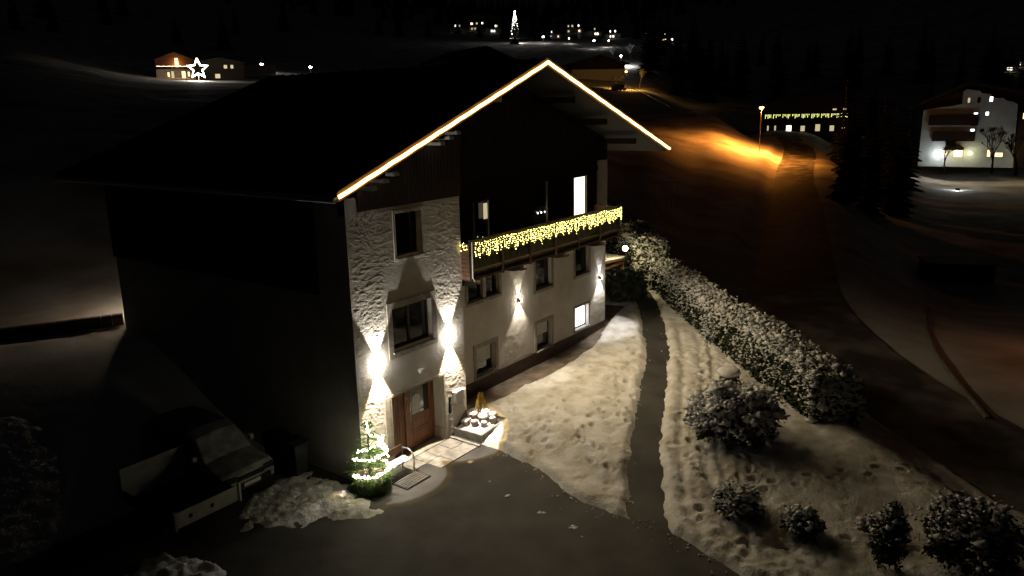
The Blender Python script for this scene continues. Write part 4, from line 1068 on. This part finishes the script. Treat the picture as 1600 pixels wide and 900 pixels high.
# hotel on the right ------------------------------------------------------
hp = AT(1522, 258, 165); hz = hp[2]
ho = empty('hotel', (hp[0], hp[1], hz-.2), ang_to_cam(hp[0], hp[1]), 'large white four-storey hotel with lit windows and dark balconies at the right', 'building')
K = .1212
def hx(px): return (px-1522)*K
def hzv(py, px=1522): return (259-py-(px-1522)*.021)*K+.2
outline = [(1446,262),(1446,176),(1470,172),(1482,171),(1497,168),(1497,150),(1501,146),(1518,149),(1521,153),(1532,154),(1536,160),(1549,160),(1553,164),(1562,166),(1568,170),(1572,262)]
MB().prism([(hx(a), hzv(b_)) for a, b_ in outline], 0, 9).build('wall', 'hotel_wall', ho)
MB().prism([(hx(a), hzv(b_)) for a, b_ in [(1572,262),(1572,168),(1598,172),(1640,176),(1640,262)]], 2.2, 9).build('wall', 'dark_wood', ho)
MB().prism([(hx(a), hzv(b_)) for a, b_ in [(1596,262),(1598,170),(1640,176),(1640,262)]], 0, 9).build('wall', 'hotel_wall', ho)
b = MB(); b.prism([(hx(1425), hzv(176)), (hx(1503), hzv(140)), (hx(1650), hzv(172)), (hx(1650), hzv(168)), (hx(1503), hzv(135)), (hx(1425), hzv(172))], -1.2, 10); b.build('roof', 'roof_dark', ho)
b = MB(); b.prism([(hx(1446), hzv(176)), (hx(1446), hzv(167)), (hx(1503), hzv(141)), (hx(1572), hzv(156)), (hx(1572), hzv(176))], 1.0, 8.6); b.build('gable_boards', 'dark_wood', ho)
for (a0, a1, b0, b1, dpt) in [(1455,1520,183,199,1.0), (1462,1519,208,223,1.0), (1512,1521,190,200,1.0), (1573,1597,180,182,1.2),(1573,1597,214,217,1.2)]:
    w_ = MB().box(hx(a0), hx(a1), -dpt, 0, hzv(b1), hzv(b1)+.15).build('balcony', 'dark_wood', ho)
    MB().box(hx(a0), hx(a1), -dpt-.06, -dpt, hzv(b1), hzv(b0)).build('balcony_rail', 'dark_wood', w_)
def hwin(x0, y0, x1, y1, mm, dy=-.06):
    w_ = MB().box(hx(x0)-.08, hx(x1)+.08, dy, dy+.05, hzv(y1)-.08, hzv(y0)+.08).build('window', 'window_frame', ho)
    MB().box(hx(x0), hx(x1), dy-.03, dy-.001, hzv(y1), hzv(y0)).build('pane', mm, w_)
for a in [(1504,159,1507,166,'lit_pane_dim'),(1517,159,1520,166,'glass'),(1532,158,1536,165,'lit_pane_cold'),(1514,181,1519,190,'lit_pane_cold'),(1529,180,1533,185,'lit_pane_cold'),
          (1512,205,1517,214,'lit_pane_cold'),(1525,205,1529,209,'glass'),(1493,234,1505,247,'lit_pane_warm'),(1482,235,1486,244,'lit_pane_warm'),(1537,236,1541,246,'lit_pane_warm'),(1546,240,1557,246,'lit_pane_warm'),(1472,236,1477,243,'lit_pane_cold')]: hwin(*a)
for a in [(1577,182,1583,191,'lit_pane_warm'),(1587,182,1593,191,'lit_pane_warm'),(1584,208,1591,214,'lit_pane_warm')]: hwin(*a, dy=2.1)
hwin(1588, 238, 1600, 250, 'lit_pane_warm')
MB().prism([(hx(1478), hzv(236)), (hx(1484), hzv(229)), (hx(1500), hzv(228)), (hx(1506), hzv(233)), (hx(1506), hzv(236))], -2.2, -.02).build('entrance_canopy', 'brown_wood', ho)
for a, b_, pw, c in [(1515,241,45,(1,.75,.42)),(1590,238,100,(1,.65,.3)),(1497,239,90,(1,.6,.25)),(1473,243,60,(.95,.97,1))]:
    q = empty('wall_light', (hx(a), -1.0, hzv(b_)), 0); q.parent = ho
    bl = MB(); bl.ball((0,0,0), .28, 2); bl.build('globe', 'globe_light' if c[2] < .6 else 'white_head', q, True)
    light('wall_point', 'POINT', (0, -.5, 0), pw, c, q, .3)
fo = AT(1500, 262, 152); fl = empty('fill_lamp', (fo[0], fo[1], g1(fo[0], fo[1])+.2), ang_to_cam(fo[0], fo[1]), 'cold floodlight added to brighten the front of the hotel', 'fill_lamp')  # added lamp with no visible source, brightens the hotel wall
b = MB(); b.box(-.35, .35, -.1, .1, 0, .4); b.build('housing', 'black_metal', fl); MB().box(-.3, .3, .101, .12, .05, .35).build('lens', 'white_head', fl)
light('fill_light', 'SPOT', (0, .4, .4), 450, (.82, .93, 1), fl, .2, R(150), .5, (R(105), 0, 0))
light('fill_spill', 'POINT', (0, 0, 1.4), 60, (.82, .93, 1), fl, .2)

# ------------------------------------------------------------------ village behind the peak
VW = [('lit_pane_warm'), 'lit_pane', 'lit_pane_dim', 'lit_pane_cold']
vill = [(716,52,470,9,'small house with two dim windows leftmost in the distant village'),(745,48,480,10,'distant village house left of the tall lit tree'),
        (772,52,470,10,'distant village house just left of the lit tree, with a bright ground floor'),(897,52,470,10,'distant village house left of the bright lamp'),
        (930,56,500,9,'small distant village house above the bright white lamp'),(958,60,480,9,'distant village house right of the bright white lamp'),
        (868,60,520,9,'smallest distant village house behind the roof peak'),(1040,66,420,9,'lone distant village house right of the lamp over bright snow')]
for i, (px, py, r, wd, lab) in enumerate(vill):
    wn = []
    for k in range(random.randint(3, 6)): wn.append((random.uniform(-wd*.4, wd*.4), random.choice((.9, 3.8)), random.uniform(.6, 1.1), 1.1, random.choice(VW)))
    chalet('village_house', px, py, r, wd, 8, 3, 2.4, 2.2, lab, wn, turn=random.uniform(-.4, .4))
for px, py, r, pw in [(852,72,420,0),(772,52,455,0)]:
    pass
# small bright lamps above the hotel
for px, py, lab in [(1577,110,'small lit hut low on the dark slope above the hotel'),(1590,102,'small lit hut higher on the dark slope above the hotel')]:
    chalet('hillside_hut', px, py+2, 400, 7, 6, 2.4, 1.2, 1.2, lab, [(0, .8, 1.9, 1.2, 'lit_pane')])
# lit cars on the village street
for px, py, r, lab in [(967,136,262,'white van parked in the orange light of the village street')]:
    p = AT(px, py, r); t = empty('parked_van', (p[0], p[1], g1(p[0], p[1])), ang_to_cam(p[0], p[1])+.9, lab, 'van')
    b = MB(); b.prismx([(-2.4,.35),(-2.4,1.0),(-1.7,1.2),(-1.2,2.2),(2.4,2.3),(2.45,.35)], -.95, .95); b.build('body', 'white_metal', t)
    b = MB(); b.prismx([(-1.72,1.25),(-1.26,2.1),(-1.3,2.1),(-1.8,1.22)], -.85, .85); b.build('windscreen', 'glass', t)
    for s in (-1, 1):
        for yy in (-1.5, 1.5):
            b = MB(); b.tube([(s*.8, yy, .35), (s*.98, yy, .35)], .35, 12); b.build('wheel', 'rubber', t)

# ------------------------------------------------------------------ trees
def spruce_mesh(h, seed, br=.22):
    rnd = random.Random(seed); b = MB(); n = 24
    for i in range(n):
        t = i/(n-1); z = h*(.06+.92*t); L = h*br*(1-t)**.85*rnd.uniform(.75, 1.15)+.12
        k = 9 if t < .6 else 6
        for j in range(k):
            a = 2*PI*(j+rnd.random()*.8)/k; dx, dy = math.cos(a), math.sin(a); w_ = L*rnd.uniform(.28, .42); l = L*rnd.uniform(.75, 1.2); dz = -.28*l
            p0 = (dx*.02*h*(1-t), dy*.02*h*(1-t), z); m1 = (dx*l*.55-dy*w_, dy*l*.55+dx*w_, z+dz*.45-.05*l); m2 = (dx*l*.55+dy*w_, dy*l*.55-dx*w_, z+dz*.45-.05*l); p1 = (dx*l, dy*l, z+dz)
            pm = (dx*l*.5, dy*l*.5, z+dz*.3+.03*l)
            b.add([p0, m1, p1, m2, pm], [(0,1,4),(1,2,4),(2,3,4),(3,0,4)])
    me = bpy.data.meshes.new('crown'); me.from_pydata(b.v, [], b.f); me.update(); me.materials.append(MATS['spruce'])
    tb = MB(); tb.tube([(0,0,-1), (0,0,h*.97)], h*.018, 6, .02)
    tm = bpy.data.meshes.new('trunk'); tm.from_pydata(tb.v, [], tb.f); tm.update(); tm.materials.append(MATS['bark'])
    return me, tm
SPR = [spruce_mesh(18, k, br) for k, br in enumerate((.20, .24, .17, .22))]
def spruce(x, y, s, label, group='dark spruces on the slopes round the village', z=None, name='spruce_tree'):
    me, tm = random.choice(SPR); t = empty(name, (x, y, (g1(x, y)-.3) if z is None else z), random.uniform(0, 6), label, 'tree', group); t.scale = (s, s, s*random.uniform(.9, 1.15))
    for nm, m_ in (('crown', me), ('trunk', tm)):
        o = bpy.data.objects.new(nm, m_); col.objects.link(o); o.parent = t
    return t
labs = {'c': 'dark spruce among the trees standing between the distant village houses', 'l': 'dark unlit spruce on the left slope under the night sky',
        'r': 'dark unlit spruce on the slope right of the village', 'f': 'dark spruce on the slope between the road chalet and the hotel'}
for k in range(16):
    px = random.uniform(590, 1010); r = random.uniform(470, 640); p = AT(px, 60, r); spruce(p[0], p[1], random.uniform(.8, 1.3), labs['c'])
for k in range(12):
    px = random.uniform(-20, 600); r = random.uniform(370, 560); p = AT(px, 60, r); spruce(p[0], p[1], random.uniform(.8, 1.4), labs['l'])
for k in range(22):
    px = random.uniform(1010, 1200); r = random.uniform(290, 460); p = AT(px, 60, r); spruce(p[0], p[1], random.uniform(.8, 1.4), labs['r'])
for k in range(22):
    px = random.uniform(1190, 1640); r = random.uniform(215, 420); p = AT(px, 60, r); spruce(p[0], p[1], random.uniform(.8, 1.4), labs['f'])
for px, r, s in [(1318,138,.75),(1330,125,.7),(1345,140,.9),(1362,120,.75),(1380,135,.95),(1400,128,.8),(1422,140,.9),(1340,108,.6),(1326,95,.5),(1368,100,.6),(1412,112,.65)]:
    p = AT(px, 200, r); spruce(p[0], p[1], s, 'dark spruce in the clump left of the hotel', 'spruces left of the hotel')
# distant wood along the skyline, one mass
wx = []
me, tm = SPR[1]; base = np.array([v.co[:] for v in me.vertices])[:24*0+900:]; 
b = MB(); rnd = random.Random(3)
for k in range(900):
    az = YAW+rnd.uniform(-.75, .75); r = rnd.uniform(650, 1300); x = CAM[0]+math.sin(az)*r; y = CAM[1]+math.cos(az)*r; z = g1(x, y); h = rnd.uniform(14, 26); w_ = h*.2
    n = 5; vs = [(x, y, z+h)]
    for lv in (.66, .33, 0):
        for j in range(n):
            a = 2*PI*(j+rnd.random()*.5)/n; q = w_*(1-lv)*rnd.uniform(.7, 1.2); vs.append((x+q*math.cos(a), y+q*math.sin(a), z+h*lv*.9))
    fs = [(0, 1+j, 1+(j+1) % n) for j in range(n)]
    for l in range(2):
        for j in range(n): fs.append((1+l*n+j, 1+(l+1)*n+j, 1+(l+1)*n+(j+1) % n, 1+l*n+(j+1) % n))
    b.add(vs, fs)
tag(b.build('far_wood', 'spruce'), 'dark mass of far spruce forest on the mountainsides', 'forest', kind='stuff')

# christmas tree in the village
p = AT(805, 60, 440); xt = spruce(p[0], p[1], .95, 'tall village spruce strung with white lights glowing at its top', None, name='lit_village_tree')
if 'group' in xt: del xt['group']
b = MB()
for k in range(120):
    t = .38+.62*random.random()**.6; a = random.uniform(0, 2*PI); rr = 18*.19*(1-t)**.85
    b.octa((rr*math.cos(a), rr*math.sin(a), 18*t), .10 if t < .75 else .17)
b.octa((0, 0, 18.1), .5); tag(b.build('light_string', 'star_light', xt), kind='stuff')
light('tree_glow', 'POINT', (0, 0, 15.5), 900, (1, 1, .92), xt, 1.0)
light('ground_glow', 'POINT', (-3.4, -4, 2.6), 900, (1, .85, .7), xt, .3)

# bare trees
def bare_tree(name, x, y, h, label, seed, mm='bark', spread=.55, lv=5, twigr=.02, z=None, glaze=0):
    rnd = random.Random(seed); tr_ = MB(); tw = MB()
    def grow(p, d, L, r, k):
        q = p+d*L; (tr_ if k < 2 else tw).tube([p, q], r, 5 if k < 2 else 3, r*.7)
        if k >= lv: return
        for j in range(3 if k < lv-1 else 4):
            nd = (d+Vector((rnd.uniform(-1,1), rnd.uniform(-1,1), rnd.uniform(-.3,.7)))*spread).normalized(); grow(q, nd, L*rnd.uniform(.62,.85), max(r*.6, twigr), k+1)
    zz = g1(x, y)-.2 if z is None else z
    t = empty(name, (x, y, zz), 0, label, 'tree')
    grow(Vector((0,0,0)), Vector((0,0,1)), h*.25, h*.025, 0)
    tr_.build('trunk', 'bark', t); tw.build('crown', mm, t); return t
mat('frosted_twig', (.35, .35, .36), (.6, .6, .62), .9, 1)
for px, py, r, h, lab, sd, mm in [(1550,262,150,8.5,'wide bare tree in front of the white hotel wall',1,'bark'),(1588,262,146,8,'bare tree at the right end of the hotel, leaning',2,'bark'),
        (1475,262,152,7,'thin bare tree before the hotel balconies',3,'bark'),(1000,125,276,9,'frosted bare tree glowing orange behind the village street lamp',4,'frosted_twig'),
        (985,100,345,9,'frosted bare tree lit white beside the white village lamp',5,'frosted_twig'),(958,92,345,8,'frosted bare tree left of the white village lamp',6,'frosted_twig'),
        (905,72,440,8,'frosted bare tree left of the bright village lamp',7,'frosted_twig'),(965,122,268,6,'small frosted tree left of the orange village lamp',8,'frosted_twig')]:
    p = AT(px, py, r); bare_tree('bare_tree', p[0], p[1], h, lab, sd, mm, twigr=.03 if mm == 'bark' else .05, z=(hz-.3 if py == 262 else None))
# broken snow fence on the field crest
b = MB()
for i in range(len(CREST)-4):
    a = Vector((*CREST[i], g1(*CREST[i])+.8)); c = Vector((*CREST[i+1], g1(*CREST[i+1])+.8)); b.tube([a, c], .05, 4)
    n = int((c-a).length/3)
    for k in range(n): q = a.lerp(c, k/n); b.box(q.x-.05, q.x+.05, q.y-.05, q.y+.05, q.z-1.2, q.z+.1)
tag(b.build('guard_rail', 'steel'), 'thin guard rail along the crest of the snow field', 'rail')
